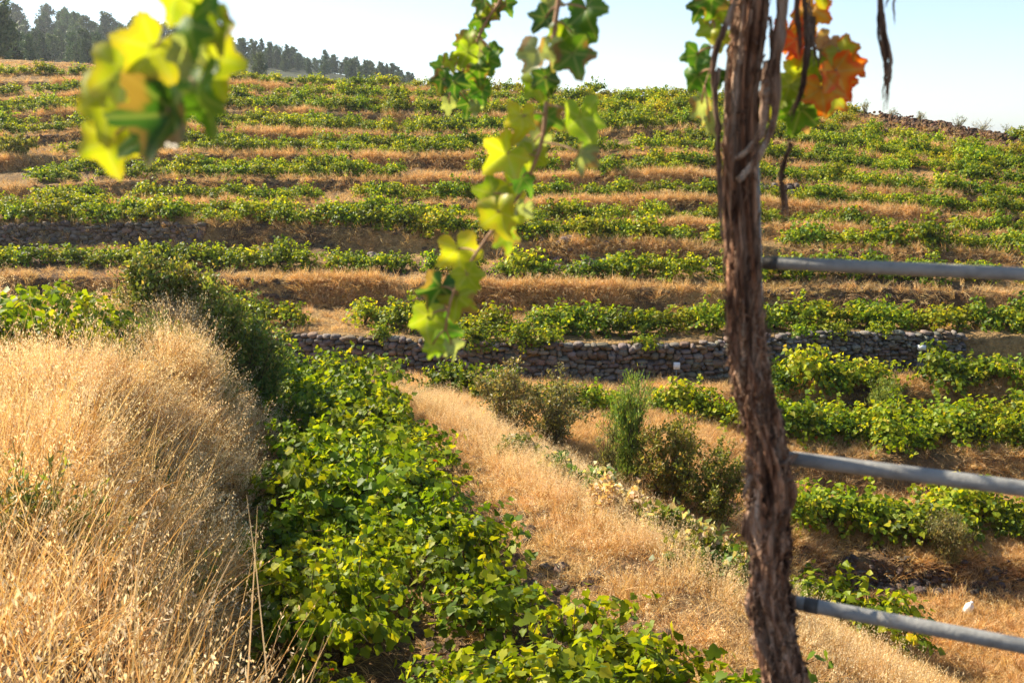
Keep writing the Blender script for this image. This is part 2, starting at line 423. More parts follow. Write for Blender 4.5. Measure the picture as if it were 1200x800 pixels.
# ------------------------------------------------------------------ geometry-node scatter for uncountable stuff
def scatter_group():
    ng = bpy.data.node_groups.new('scatter', 'GeometryNodeTree')
    ng.interface.new_socket('Geometry', in_out='INPUT', socket_type='NodeSocketGeometry')
    ng.interface.new_socket('Source', in_out='INPUT', socket_type='NodeSocketCollection')
    ng.interface.new_socket('Geometry', in_out='OUTPUT', socket_type='NodeSocketGeometry')
    n = ng.nodes; L = ng.links.new
    gi = n.new('NodeGroupInput'); go = n.new('NodeGroupOutput')
    ci = n.new('GeometryNodeCollectionInfo'); ci.inputs['Separate Children'].default_value = True; ci.inputs['Reset Children'].default_value = True
    ip = n.new('GeometryNodeInstanceOnPoints'); ip.inputs['Pick Instance'].default_value = True
    def attr(nm, t):
        a = n.new('GeometryNodeInputNamedAttribute'); a.data_type = t; a.inputs['Name'].default_value = nm; return a
    ai = attr('idx', 'INT'); ar = attr('rot', 'FLOAT_VECTOR'); as_ = attr('scl', 'FLOAT_VECTOR')
    e2r = n.new('FunctionNodeEulerToRotation')
    L(gi.outputs['Geometry'], ip.inputs['Points']); L(gi.outputs['Source'], ci.inputs['Collection'])
    L(ci.outputs[0], ip.inputs['Instance']); L(ai.outputs[0], ip.inputs['Instance Index'])
    L(ar.outputs[0], e2r.inputs[0]); L(e2r.outputs[0], ip.inputs['Rotation']); L(as_.outputs[0], ip.inputs['Scale'])
    L(ip.outputs[0], go.inputs[0])
    return ng
SG = scatter_group()
def source(name, meshes):
    c = bpy.data.collections.new(name)
    for k, m in enumerate(meshes):
        o = bpy.data.objects.new('%s_%02d' % (name, k), m); c.objects.link(o)
    return c
def scatter(name, P, src, idx, rot, scl, label, cat):
    me = bpy.data.meshes.new(name); n = len(P)
    me.vertices.add(n); me.vertices.foreach_set('co', np.asarray(P, np.float32).ravel())
    a = me.attributes.new('idx', 'INT', 'POINT'); a.data.foreach_set('value', np.asarray(idx, np.int32))
    a = me.attributes.new('rot', 'FLOAT_VECTOR', 'POINT'); a.data.foreach_set('vector', np.asarray(rot, np.float32).ravel())
    a = me.attributes.new('scl', 'FLOAT_VECTOR', 'POINT'); a.data.foreach_set('vector', np.asarray(scl, np.float32).ravel())
    o = obj(name, me)
    md = o.modifiers.new('scatter', 'NODES'); md.node_group = SG
    md['Socket_1'] = src
    tag(o, label, cat, kind='stuff')
    return o

# --- grass tufts
STRAW = np.array([.64, .385, .115]); PALE = np.array([.78, .60, .32]); RUST = np.array([.27, .135, .045])
def tuft(seed, n=34, h=.45, lean=.5, w=.006, rad=.14, seeds=0, rust=.25):
    rs = np.random.default_rng(seed); mb = MB()
    for k in range(n):
        az = rs.random() * 6.283; r = rad * math.sqrt(rs.random()); L = h * rs.uniform(.55, 1.15)
        p = np.array([r * math.cos(az), r * math.sin(az), -0.03])
        a2 = az + rs.normal(0, .8); le = lean * rs.uniform(.2, 1.2)
        d = np.array([math.cos(a2) * le, math.sin(a2) * le, 1.0]); d /= np.linalg.norm(d)
        ns = 4; P = [p]
        for s in range(ns):
            d = d + np.array([math.cos(a2), math.sin(a2), -.3]) * lean * .22; d /= np.linalg.norm(d); P.append(P[-1] + d * L / ns)
        P = np.array(P)
        sd_ = unit(np.cross(P[-1] - P[0], rs.normal(0, 1, 3)))
        ww = w * np.array([1, .9, .75, .5, .1])[:, None] * .5
        Vv = np.concatenate([P - sd_ * ww, P + sd_ * ww])
        q = np.array([(s, s + 1, s + 6, s + 5) for s in range(4)])
        u = rs.random()
        c = STRAW + (PALE - STRAW) * rs.random() if u > rust else RUST + (STRAW - RUST) * rs.random() * .6
        mb.add(Vv, [q], c * rs.uniform(.8, 1.15))
        if seeds and rs.random() < seeds:
            m = rs.integers(8, 17)
            t = rs.uniform(.55, 1.0, m); idx = np.clip((t * 4).astype(int), 0, 3); f = t * 4 - idx
            pp = P[idx] * (1 - f)[:, None] + P[np.minimum(idx + 1, 4)] * f[:, None]
            off = rs.normal(0, .022, (m, 3)); off[:, 2] = -np.abs(off[:, 2])
            leaves(mb, pp + off, rs.normal(0, .35, (m, 3)) + np.array([0, 0, -1.]), rs.normal(0, 1, (m, 3)), rs.uniform(.018, .034, m),
                   np.tile([.82, .70, .46], (m, 1)) * rs.uniform(.9, 1.2, (m, 1)), OV_T * np.array([.75, 1]), OV_F, .6, rs)
    return mb.mesh('tuft', M_grass)
oats = source('oat_source', [tuft(s, 15, .72, .4, .0055, .2, 1.0, .1) for s in range(300, 306)])
fine = source('fine_source', [tuft(s, 40, .32, .95, .006, .22, .12, .4) for s in range(310, 315)])
bankg = source('bank_source', [tuft(s, 40, .42, [.5, .8, 1.2, 1.6, .9][s - 320], .011, [.15, .24, .35, .3, .2][s - 320], .15, [.15, .3, .5, .4, .2][s - 320]) for s in range(320, 325)])
litterg = source('litter_source', [tuft(s, 40, .24, 2.2, .007, .2, 0, .35) for s in range(330, 334)])

def rand_pts(x0, x1, y0, y1, n):
    return rng.uniform(x0, x1, n), rng.uniform(y0, y1, n)
def scat_xy(name, X, Y, src, nsrc, s0, s1, label, cat, tilt=.15, zo=-.02, lean=0.0):
    n = len(X); Z = height(X, Y) + zo
    rot = np.stack([rng.normal(0, tilt, n) + lean * 3 * fbm(X / 1.1, Y / 1.1, 2), rng.normal(0, tilt, n) + lean * 3 * fbm(X / 1.1 + 50, Y / 1.1, 2), rng.random(n) * 6.283], -1)
    s = rng.uniform(s0, s1, n)
    return scatter(name, np.stack([X, Y, Z], -1), src, rng.integers(0, nsrc, n), rot, np.stack([s, s, s * rng.uniform(.8, 1.25, n)], -1), label, cat)

# left bank, tall oats and finer grass
X, Y = rand_pts(-16, 0, 2.6, 24, 46000)
foot = edgeL(Y) + 1.5
px = 600 + F * X / Y
keep = (X < foot + .15 * rng.normal(0, 1, len(X))) & (px > -160)
keep &= rng.random(len(X)) < np.where(X > edgeL(Y) + 1.0, .65, 1.0)
vine_clear = ((X + 7.3) / 1.7) ** 2 + ((Y - 15.0) / 1.8) ** 2 < 1
X, Y = X[keep & ~vine_clear], Y[keep & ~vine_clear]
near_thin = rng.random(len(X)) < np.clip(0.26 + Y / 40 + 4.2 * fbm(X / 1.1, Y / 1.1, 4), 0.02, 1)
X, Y = X[near_thin], Y[near_thin]
h = (rng.random(len(X)) < np.clip(.30 + 2.2 * fbm(X / 1.7 + 30, Y / 1.7, 3), .08, .8))
drop = (600 + F * X / Y > 225) & (Y < 8.5) & (rng.random(len(X)) < .88)
drop |= rng.random(len(X)) < np.interp(Y, [3.5, 5, 7.5], [.85, .66, 0])
X, Y, h = X[~drop], Y[~drop], h[~drop]
scat_xy('tall_oat_grass', X[h], Y[h], oats, 6, .6, 1.2, 'tall dry wild oats with pale seed heads covering the left bank', 'grass', .16)
scat_xy('fine_dry_grass', X[~h], Y[~h], fine, 5, .8, 1.5, 'fine golden dry grass matted under the oats on the left bank', 'grass', .4, lean=.2)
def sprig(seed):
    rs = np.random.default_rng(seed); mb = MB()
    for k in range(7):
        d = unit(np.array([rs.normal(0, .35), rs.normal(0, .35), 1.0])); L = rs.uniform(.2, .5); P = np.linspace(0, 1, 5)[:, None] * d * L
        mb.tube(P, .0025, 4, C=(.22, .24, .08), cap=False); n = 9
        t = rs.random((n, 1)) * .8 + .2
        leaves(mb, d * L * t, unit(rs.normal(0, 1, (n, 3)) + [0, 0, .4]), rs.normal(0, .5, (n, 3)) + [0, 0, 1], rs.uniform(.03, .06, n), np.array([.16, .21, .04]) * rs.uniform(.6, 1.5, (n, 1)), OV_T * [.8, 1], OV_F, .4, rs)
    return mb.mesh('sprig', M_shrub)
stems = source('stem_source', [tuft(s, 9, .95, .42, .0075, .25, .35, .2) for s in range(350, 354)])
X2, Y2 = rand_pts(-9, -.6, 2.9, 13, 2300)
k2 = (X2 < edgeL(Y2) + 1.0) & (600 + F * X2 / Y2 < 260)
scat_xy('long_straw', X2[k2], Y2[k2], stems, 4, .6, 1.1, 'long leaning straw stems over the left bank near the camera', 'grass', .22)
sprigs = source('sprig_source', [sprig(340 + q) for q in range(4)])
OV_WEED = None
X2, Y2 = rand_pts(-12, 0, 3, 20, 9000)
k2 = (X2 < edgeL(Y2) + 1.2) & (fbm(X2 / 1.4 + 90, Y2 / 1.4, 3) > .10)
scat_xy('green_weeds', X2[k2], Y2[k2], sprigs, 4, .8, 1.4, 'small green weeds coming up through the dry oats on the left bank', 'weeds', .2)
# path and the slope to the right of the near vines
X, Y = rand_pts(-5, 5.5, 7, 26, 42000)
a = X - np.interp(Y, *VR); b = X - edgeR(Y)
keep = (a > .25 + .2 * rng.normal(0, 1, len(X))) & (b < 2.6)
dens = np.clip(.15 + .7 * (a - .3), 0, 1) * np.clip(.62 + 3.0 * fbm(X * .9, Y * .9, 4), .03, 1)
keep &= rng.random(len(X)) < dens
X, Y = X[keep], Y[keep]
h = (rng.random(len(X)) < .35) & (X - edgeR(Y) > -.5)
scat_xy('path_grass', X[~h], Y[~h], fine, 5, .3, 1.05, 'short golden grass on the path beside the near vines', 'grass', .4, lean=.2)
scat_xy('slope_oats', X[h], Y[h], oats, 5, .5, .85, 'pale dry oats leaning down the slope beside the path', 'grass', .3)
# straw litter under the near vines
X, Y = rand_pts(-5, 3, 5, 25, 9000)
keep = (X > edgeL(Y) + 1.2) & (X < np.interp(Y, *VR) + .9)
scat_xy('straw_litter', X[keep], Y[keep], litterg, 4, .5, 1.0, 'straw and dead leaves on the soil under the near vines', 'litter', .3)
# valley and lower right terraces
X, Y = rand_pts(-4, 20, 12, 30.2, 90000)
px = 600 + F * X / Y
keep = (X > edgeR(Y) + 2.2) & (px < 1330)
patch = fbm(X / 1.6, Y / 1.6, 3) + .10
dz = (height(X, Y + .25) - height(X, Y - .25)) / .5
keep &= rng.random(len(X)) < np.clip(.28 + 3.2 * patch + .45 * (Y < 19.5), 0.05, 1) * .62
X, Y = X[keep], Y[keep]
scat_xy('valley_grass', X, Y, bankg, 5, .3, .85, 'golden dry grass over the small terraces in the dip', 'grass', .3)
# banks of the far slope
PX = []; PYs = []
for k in range(1, len(LIPS)):
    n = 8200
    c = rng.integers(100, 470, n); t = rng.random(n) ** .6 * 1.3
    Yb = footY[k][c] + (lipY[k][c] - footY[k][c]) * t + rng.normal(0, .14, n)
    u = (UG[c] + rng.uniform(-2, 2, n) - 600) / F
    Xb = u * Yb
    hm = (lipZ[k] - footZ[k])[c]
    patch = fbm(Xb / 3.2 + 9 * k, Yb / 6, 3)
    p = np.clip(.42 + 5.5 * patch, .10, 1) * np.clip(hm / .35, .15, 1)
    m = rng.random(n) < p
    PX.append(Xb[m]); PYs.append(Yb[m])
X = np.concatenate(PX); Y = np.concatenate(PYs)
scat_xy('bank_grass', X, Y, bankg, 5, .3, 1.15, 'dry golden grass hanging over the banks of the far terraces', 'grass', .5, lean=.3)
# thin grass on far treads
X, Y = rand_pts(-45, 45, 31.5, 80, 60000)
px = 600 + F * X / Y
keep = (px > -140) & (px < 1340) & (Y < np.interp(px, UG, Yc) + 1) & (fbm(X / 4, Y / 3, 3) > -.06)
X, Y = X[keep][:24000], Y[keep][:24000]
scat_xy('tread_grass', X, Y, bankg, 5, .3, .7, 'low dry grass and weeds between the far vines', 'grass', .3)

# ------------------------------------------------------------------ vines: near terrace
def gp_(px, Y): return ((px - 600) / F * Y / .96, Y)
count = 0
rows_near = (.12, .47, .84)
for ri, fr in enumerate(rows_near):
    Yv = 7.2 + .35 * ri
    while Yv < 23.2:
        xl = float(edgeL(Yv)) + 2.0; xr = float(np.interp(Yv, *VR)) - .35
        x = xl + (xr - xl) * fr + random.uniform(-.18, .18)
        gap = (ri == 0 and random.random() < .3) or random.random() < .07 or (ri == 1 and 9.2 < Yv < 11.6) or (ri == 1 and Yv < 8.2 and False)
        if not gap:
            pos = ['left row of the near terrace under the grassy bank', 'middle row of the near terrace', 'right row of the near terrace beside the golden path'][ri]
            plant_vine(x, Yv, random.choice((.75, .95, 1.05, 1.2)), VN, count, 'leafy grapevine in the ' + pos, 'grapevines on the near terrace')
            count += 1
        Yv += random.uniform(.9, 1.3)
for px_, Y_, s_ in ((345, 10.3, 1.0), (392, 9.7, 1.05), (318, 11.6, .95), (425, 10.9, .8)):
    plant_vine(*gp_(px_, Y_), s_, VN, count, 'leafy grapevine in the left row of the near terrace under the grassy bank', 'grapevines on the near terrace'); count += 1
for x, y in ((1.0, 7.7), (2.0, 7.9), (.3, 8.5), (1.3, 8.6), (2.7, 7.4)):
    plant_vine(x, y, 1.05, VN, count, 'large leafy grapevine at the near end of the path, left of the old trunk', 'grapevines on the near terrace'); count += 1
# the bush vine on the left plateau
for x, y, s in ((-7.7, 15.2, 1.3), (-6.7, 14.4, 1.15), (-7.0, 15.9, 1.2), (-8.2, 14.2, 1.2), (-7.5, 13.9, 1.1)):
    plant_vine(x, y, s, VN, count, 'yellow green grapevine spreading on the grassy left plateau', 'grapevines on the left plateau'); count += 1

# ------------------------------------------------------------------ vines: far terraces and lower right terraces
names_row = ['on the terrace right above the dry stone wall', 'on the second terrace above the dry stone wall', 'on the third terrace above the dry stone wall',
             'on the narrow step below the grassy bank', 'on the fourth terrace of the far slope', 'on the middle terrace of the far slope',
             'on the upper middle terrace of the far slope', 'on a high terrace of the far slope', 'on the third terrace below the crest',
             'on the second terrace below the crest', 'on the top terrace under the crest']
cand = []
def row(Yarr, names, gapn, seed, prob=.95, step=.70, side=None, sc=(.85, 1.15), k=0):
    rs = np.random.default_rng(seed)
    px = -120.0
    while px < 1320:
        c = int((px - UG[0]) / 4); Yv = Yarr[c]
        ok = fbm(np.array([px / 90.0 + seed]), np.array([seed * 1.7]), 3)[0] > gapn
        if side is None: inside = True
        else: inside = side[0] < px < side[1]
        if ok and inside and rs.random() < prob:
            y = Yv + rs.normal(0, .13); x = (px - 600) / F * y
            if k >= 9 and 990 < px < 1180: px += 25; continue
            if k >= 8 and px > 980 and rs.random() < .45: px += 12; continue
            dry = (k >= 8 and px > 560 and rs.random() < .6) or (k >= 7 and px > 900 and rs.random() < .4)
            cand.append((y, x, rs.uniform(*sc) * rs.choice([.75, 1, 1, 1.15]), names, dry))
        px += step * rs.uniform(.85, 1.2) * F / Yv
for k in range(len(LIPS)):
    nxt = footY[k + 1] if k + 1 < len(LIPS) else Yc
    w = nxt - lipY[k]
    wm = float(np.median(w))
    fr = [.32] if wm < 2.2 else ([.2, .72] if wm < 4.2 else [.15, .48, .82])
    if k in (0, 1): fr = [.35] if k == 1 else [.3]
    for q, f in enumerate(fr):
        row(lipY[k] + .25 + (w - .3) * f, names_row[k], [-.2, -.12][q % 2] if k < 7 else -.3, 11 + 7 * k + q, sc=(.78, 1.0) if k < 3 else (.62, .92), k=k)
for px_, Y_ in ((432, 27.5), (446, 26.9), (516, 27.2), (540, 27.0), (566, 26.8), (588, 26.6), (655, 25.8), (676, 25.6), (698, 25.9), (716, 26.4), (780, 27.2), (800, 27.0), (822, 27.3), (842, 27.0)):
    cand.append((Y_, (px_ - 600) / F * Y_, random.uniform(.75, 1.0), 'in the scattered line below the long stone wall', False))
row(np.interp(UG, [850, 1000, 1200, 1600], [28.6, 29.6, 29.6, 29.6]), 'on the strip just below the stone wall', -.4, 302, side=(900, 1320))
row(np.interp(UG, [850, 1000, 1200, 1600], [26.2, 26.6, 27.4, 27.4]), 'on the first terrace below the stone wall, right side', -.4, 303, side=(880, 1320))
row(np.interp(UG, [850, 1000, 1200, 1600], [25.2, 25.7, 26.2, 26.2]), 'on the first terrace below the stone wall, right side', -.25, 304, side=(1040, 1320))
row(np.interp(UG, [850, 1000, 1200, 1600], [28.0, 28.0, 28.3, 28.3]) - .55, 'on the first terrace below the stone wall, right side', -.15, 307, side=(885, 1080))
row(np.interp(UG, [850, 1000, 1200, 1600], [22.0, 22.4, 22.7, 22.7]), 'on the lower right terrace above the rubble', -.45, 305, side=(930, 1320))
row(np.interp(UG, [850, 1000, 1200, 1600], [21.2, 21.5, 21.9, 21.9]), 'on the lower right terrace above the rubble', -.25, 306, side=(920, 1320), prob=.7)
for px_ in (446, 560, 612, 640, 760, 884, 948, 985, 1040):
    c = int((px_ - UG[0]) / 4); Y_ = lipY[0][c] - .02; cand.append((Y_, (px_ - 600) / F * Y_, random.uniform(.55, .9), 'spilling over the top edge of the dry stone wall', False))
cand = [c for c in cand if c[0] > 20.5 and not (28.4 < c[0] < 31 and 1055 < 600 + F * c[1] / c[0] < 1105)]
cand.sort()
NTH = 235
for k, (y, x, s, nm, dry) in enumerate(cand[:NTH]):
    plant_vine(x, y, s, VF, random.randrange(8) + 3 * dry, 'bushy green grapevine ' + nm, 'grapevines of the far terraces')
rest = cand[NTH:]
vf_src = source('vine_source', [f for f, w in VF])
if rest:
    A = np.array([(r[1], r[0], r[2]) for r in rest])
    n = len(A); Z = height(A[:, 0], A[:, 1]) - .02
    scatter('distant_vines', np.stack([A[:, 0], A[:, 1], Z], -1), vf_src, rng.integers(0, 8, n) + 3 * np.array([int(r[4]) for r in rest]), np.stack([np.zeros(n), np.zeros(n), rng.random(n) * 6.28], -1),
            np.stack([A[:, 2]] * 2 + [A[:, 2] * rng.uniform(.8, 1.05, n)], -1), 'green and yellowing vine rows covering the upper far terraces', 'grapevines')
# ------------------------------------------------------------------ stones
import bmesh
def ico():
    bm = bmesh.new(); bmesh.ops.create_icosphere(bm, subdivisions=2, radius=1)
    v = np.array([x.co[:] for x in bm.verts]); f = np.array([[q.index for q in x.verts] for x in bm.faces]); bm.free(); return v, f
ICO_V, ICO_F = ico()
def stone(mb, p, dims, rs, rz=0, base=(.26, .22, .18)):
    v = np.sign(ICO_V) * np.abs(ICO_V) ** .74
    k = rs.normal(0, 1, (4, 3)); a = sum(np.sin(v @ q * 2.2 + rs.random() * 6)[:, None] for q in k) * .085
    v = v * (1 + a) * np.array(dims) / 2
    t = rs.normal(0, .09, 3); c, s = math.cos(rz + t[2]), math.sin(rz + t[2])
    v = v @ np.array([[c, s, 0], [-s, c, 0], [0, 0, 1]])
    c, s = math.cos(t[0]), math.sin(t[0]); v = v @ np.array([[1, 0, 0], [0, c, s], [0, -s, c]])
    b = np.array(base) * rs.uniform(.6, 1.35) * (1 + rs.normal(0, .05, 3))
    if rs.random() < .2: b = b * np.array([1.15, .95, .8])
    mb.add(v + p, [ICO_F], b)
def dry_wall(k, p0, p1, sw, sh, seed, base, extra_foot=0.0, rough=0.03, off=0.14, top_j=0.0):
    rs = np.random.default_rng(seed); mb = MB()
    c = np.arange(int((p0 - UG[0]) / 4), int((p1 - UG[0]) / 4) + 1)
    Yl = lipY[k][c]; Xl = (UG[c] - 600) / F * Yl; zt = lipZ[k][c]; zb = footZ[k][c] - extra_foot
    arc = np.concatenate([[0], np.cumsum(np.hypot(np.diff(Xl), np.diff(Yl)))])
    top = 0.0; zz = 0.0; Hm = float((zt - zb).max())
    while zz < Hm + .1:
        hcur = sh * rs.uniform(.8, 1.25); s = -rs.random() * sw
        while s < arc[-1]:
            w = sw * rs.uniform(.55, 1.6); sc = s + w / 2
            x = np.interp(sc, arc, Xl); y = np.interp(sc, arc, Yl); b = np.interp(sc, arc, zb); t = np.interp(sc, arc, zt)
            z = b + zz + hcur / 2 + rs.normal(0, sh * .22)
            if z < t + .02 + top_j * rs.random():
                stone(mb, np.array([x, y - off + rs.normal(0, rough), z]), (w * rs.uniform(.95, 1.2), .36, hcur * rs.uniform(.9, 1.5)), rs, 0, base)
            s += w
        zz += hcur * .95
    return mb.mesh('dry_stone_wall', M_stone, True)
w1 = obj('dry_stone_wall', dry_wall(0, 332, 846, .25, .155, 1, (.19, .162, .135), .05, .05))
tag(w1, 'long low dry stone wall of big brown stones with a level top', 'stone wall')
w2 = obj('dry_stone_wall', dry_wall(0, 850, 1136, .19, .115, 2, (.19, .17, .15), .35, .06, .16, .16))
tag(w2, 'rough dry stone wall of small grey stones right of the old trunk', 'stone wall')
w3 = obj('dry_stone_wall', dry_wall(2, -20, 240, .24, .15, 3, (.19, .15, .12), .05))
tag(w3, 'dark dry stone wall on the far slope, above the left grass', 'stone wall')
w4 = obj('dry_stone_wall', dry_wall(5, 872, 935, .26, .18, 4, (.16, .135, .115), .15, .06))
tag(w4, 'short piece of dark stone wall high behind the old trunk', 'stone wall')
def heap(name, pts, n, s0, s1, label, base, spread, seed, pile=.25):
    rs = np.random.default_rng(seed); mb = MB(); pts = np.asarray(pts, float)
    for _ in range(n):
        t = rs.random() * (len(pts) - 1.001); i = int(t); p = pts[i] * (1 - t + i) + pts[i + 1] * (t - i)
        q = p + rs.normal(0, 1, 2) * spread; s = rs.uniform(s0, s1) * (1 if rs.random() < .85 else 1.6)
        z = H(q[0], q[1]) + min(abs(rs.normal(0, pile)), pile * 1.6) * .5 * np.exp(-((q - p) @ (q - p)) / (2 * max(spread) ** 2)) + s * .05
        stone(mb, np.array([q[0], q[1], z]), (s * rs.uniform(.8, 1.4), s * rs.uniform(.7, 1.1), s * rs.uniform(.55, .9)), rs, rs.random() * 3, base)
    return tag(obj(name, mb.mesh(name, M_stone, True)), label, 'rubble', kind='stuff')
def gp(px, Y): return ((px - 600) / F * Y, Y)
heap('rubble_heap', [gp(975, 20.3), gp(1040, 20.4), gp(1110, 20.5), gp(1230, 20.6)], 620, .05, .15, 'dark stone rubble along the lower right bank below the vines', (.10, .08, .068), (.3, .18), 5)
heap('rubble_heap', [gp(905, 27.6), gp(930, 27.3), gp(960, 28.3)], 120, .06, .16, 'small spill of brown stones on the bank under the right stone wall', (.22, .16, .12), (.25, .3), 6)
heap('rubble_heap', [gp(655, 39.2), gp(690, 38.6), gp(730, 38.9)], 110, .12, .3, 'grey stone spill on the bank two terraces above the long wall', (.2, .16, .135), (.6, .35), 7)
heap('rubble_heap', [gp(240, 38.8), gp(290, 38.9), gp(330, 38.9)], 150, .14, .3, 'collapsed stones at the right end of the dark upper wall', (.17, .14, .115), (.5, .3), 8)
heap('rubble_heap', [gp(418, 39.0), gp(450, 38.8)], 50, .15, .3, 'few grey boulders on the grassy bank left of the hanging shoot', (.2, .17, .15), (.5, .3), 9)
for q, (a_, b_) in enumerate(((1020, 1100), (1075, 1165))):
    ys = [np.interp(a_, UG, Yc) - .5, np.interp((a_ + b_) / 2, UG, Yc) - .6, np.interp(b_, UG, Yc) - .5]
    heap('rubble_heap', [gp(a_, ys[0]), gp((a_ + b_) / 2, ys[1]), gp(b_, ys[2])], 620, .07, .2, ['brown rock pile on the crest, left part of the stony ridge', 'brown rock pile on the crest, right part of the stony ridge'][q], (.14, .085, .055), (.9, .5), 20 + q, .35)
for q, (k_, a_, b_) in enumerate(((9, 1010, 1110), (8, 1060, 1190), (8, 1130, 1240))):
    c0 = int((a_ - UG[0]) / 4); c1 = int((b_ - UG[0]) / 4)
    heap('rubble_heap', [gp(a_, footY[k_][c0]), gp((a_ + b_) / 2, footY[k_][(c0 + c1) // 2]), gp(b_, footY[k_][c1])], 240, .08, .24,
         ['stony bank of brown rocks just below the crest ridge', 'dark rock bank on the upper right of the far slope', 'row of dark rocks at the far right edge of the slope'][q], (.14, .09, .065), (.6, .2), 30 + q, .2)

def clod(seed):
    m_ = MB(); stone(m_, np.zeros(3), (1.2, 1.0, .75), np.random.default_rng(seed), 0, (.15, .10, .07)); return m_.mesh('clod', M_stone, True)
clods = source('clod_source', [clod(500 + q) for q in range(5)])
PX = []; PYs = []
for k in range(1, len(LIPS)):
    n = 3200; c = rng.integers(100, 470, n); t = rng.random(n) * 1.25 - .2
    Yb = footY[k][c] + (lipY[k][c] - footY[k][c]) * t; Xb = (UG[c] + rng.uniform(-2, 2, n) - 600) / F * Yb
    m_ = rng.random(n) < np.clip(.3 + 5 * fbm(Xb / 2.2 + 40 * k, Yb / 4, 3), .03, 1); PX.append(Xb[m_]); PYs.append(Yb[m_])
n = 5000; X = rng.uniform(1, 17, n); Y = rng.uniform(14, 30, n); m_ = (X > edgeR(Y) + 2) & (fbm(X / 1.5 + 7, Y / 1.5, 3) > .04); PX.append(X[m_]); PYs.append(Y[m_])
n = 1500; Y = rng.uniform(7, 24, n); X = np.interp(Y, *VR) + rng.uniform(-2.5, 1.2, n); PX.append(X); PYs.append(Y)
X = np.concatenate(PX); Y = np.concatenate(PYs); n = len(X); sz = .035 + .16 * rng.random(n) ** 3.2
scatter('bank_stones', np.stack([X, Y, height(X, Y)], -1), clods, rng.integers(0, 5, n), rng.uniform(-.5, .5, (n, 3)) + np.stack([0 * X, 0 * X, rng.random(n) * 6.28], -1), np.stack([sz * rng.uniform(.8, 1.6, n), sz, sz * .9], -1), 'small stones and dark clods of earth on the terrace banks', 'stones')
# ------------------------------------------------------------------ shrubs
def shrub(name, loc, h, w, label, cat, nst, nleaf, lsize, cols, seed, upright=.4, tpl='oval', twigs=.006, bare=0.0, low=.15, mat=None, cl=.12):
    rs = np.random.default_rng(seed); wood = MB(); fol = MB(); ends = []
    for s in range(nst):
        az = rs.random() * 6.283; r = w / 2 * math.sqrt(rs.random()) ; zt = h * math.sqrt(max(.05, 1 - (r / (w / 2)) ** 2 * .75)) * rs.uniform(.7, 1.05)
        tip = np.array([r * math.cos(az), r * math.sin(az), zt]); b0 = np.append(rs.normal(0, .06 * w, 2), -.08)
        t = np.linspace(0, 1, 9)[:, None]
        mid = b0 * (1 - t) + tip * t; mid[:, :2] = b0[:2] + (tip[:2] - b0[:2]) * t ** (1 + upright)
        mid += np.cumsum(rs.normal(0, .012 * h, (9, 3)), 0) * np.minimum(t * 3, 1)
        wood.tube(mid, np.linspace(twigs * 2.2, twigs * .6, 9), 5, cap=False)
        for k in range(9):
            j = rs.integers(int(low * 8), 8); p = mid[j]; d = unit(rs.normal(0, 1, 3) + np.array([0, 0, .5 + upright]))
            L = rs.uniform(.15, .34) * h * .6
            tw = p + d * np.linspace(0, 1, 4)[:, None] * L + np.array([0, 0, -.04 * h]) * (np.linspace(0, 1, 4)[:, None] ** 2)
            wood.tube(tw, np.linspace(twigs * .7, twigs * .3, 4), 4, cap=False)
            if rs.random() > bare: ends.append(tw)
        if rs.random() > bare: ends.append(mid[5:9])
    per = max(3, int(2.4 * nleaf) // max(1, len(ends)))
    for tw in ends:
        t = rs.random(per) * (len(tw) - 1.001); i = t.astype(int); f = (t - i)[:, None]
        p = tw[i] * (1 - f) + tw[i + 1] * f + rs.normal(0, cl * .35, (per, 3))
        p[:, 2] = np.maximum(p[:, 2], .03)
        d = unit(rs.normal(0, .8, (per, 3)) + np.array([0, 0, .25 + upright]))
        nn = rs.normal(0, .7, (per, 3)) + np.array([0, 0, .6])
        a = rs.random((per, 1)); c = np.array(cols[0]) * (1 - a) + np.array(cols[1]) * a
        if len(cols) > 2: c = np.where(rs.random((per, 1)) < .18, np.array(cols[2]), c)
        T, Fc = (OV_T, OV_F) if tpl == 'oval' else ((OV_T * np.array([.42, 1]), OV_F) if tpl == 'fine' else (FAR_T, FAR_F))
        leaves(fol, p, d, nn, rs.uniform(.65, 1.25, per) * lsize * 1.35, c * rs.uniform(.8, 1.2, (per, 1)), T, Fc, .4, rs)
    x, y = loc; r = empty(name, (x, y, H(x, y) - .03)); tag(r, label, cat)
    obj('branches', wood.mesh('branches', M_wood), r); obj('foliage', fol.mesh('foliage', mat or M_shrub), r)
    return r
OLIVE = [(.11, .17, .03), (.27, .31, .06), (.38, .32, .10)]
SAGE = [(.13, .16, .055), (.27, .28, .11), (.40, .34, .15)]
BRIGHT = [(.13, .21, .035), (.29, .36, .06), (.38, .36, .09)]
DGREEN = [(.10, .16, .025), (.27, .33, .055), (.36, .31, .10)]
for px_, Y_, yt_, w_, lb in ((168, 18.9, 276, 1.3, 'tall dark bush at the left end of the bushes behind the oat bank'),
                            (205, 19.3, 296, 1.4, 'second dark bush from the left, with a bare twig, behind the oat bank'),
                            (240, 19.3, 302, 1.7, 'broad dark bush in the middle of the bushes behind the oat bank'),
                            (275, 19.6, 325, 1.6, 'dark bush on the right side of the bushes behind the oat bank'),
                            (303, 20.0, 352, 1.5, 'lowest dark bush where the oat bank drops to the near vines')):
    xx, yy = gp(px_, Y_); h_ = at(px_, yt_, Y_)[2] - H(xx, yy)
    shrub('bush', (xx, yy), h_, w_, lb, 'bush', 34, 3200, .07, DGREEN, int(px_), .4, low=.1)
shrub('shrub', gp(592, 21.6), 2.05, 1.9, 'loose shrub with bare dark twigs, left of the tall upright bush', 'shrub', 26, 2100, .06, SAGE, 41, .5, bare=.3)
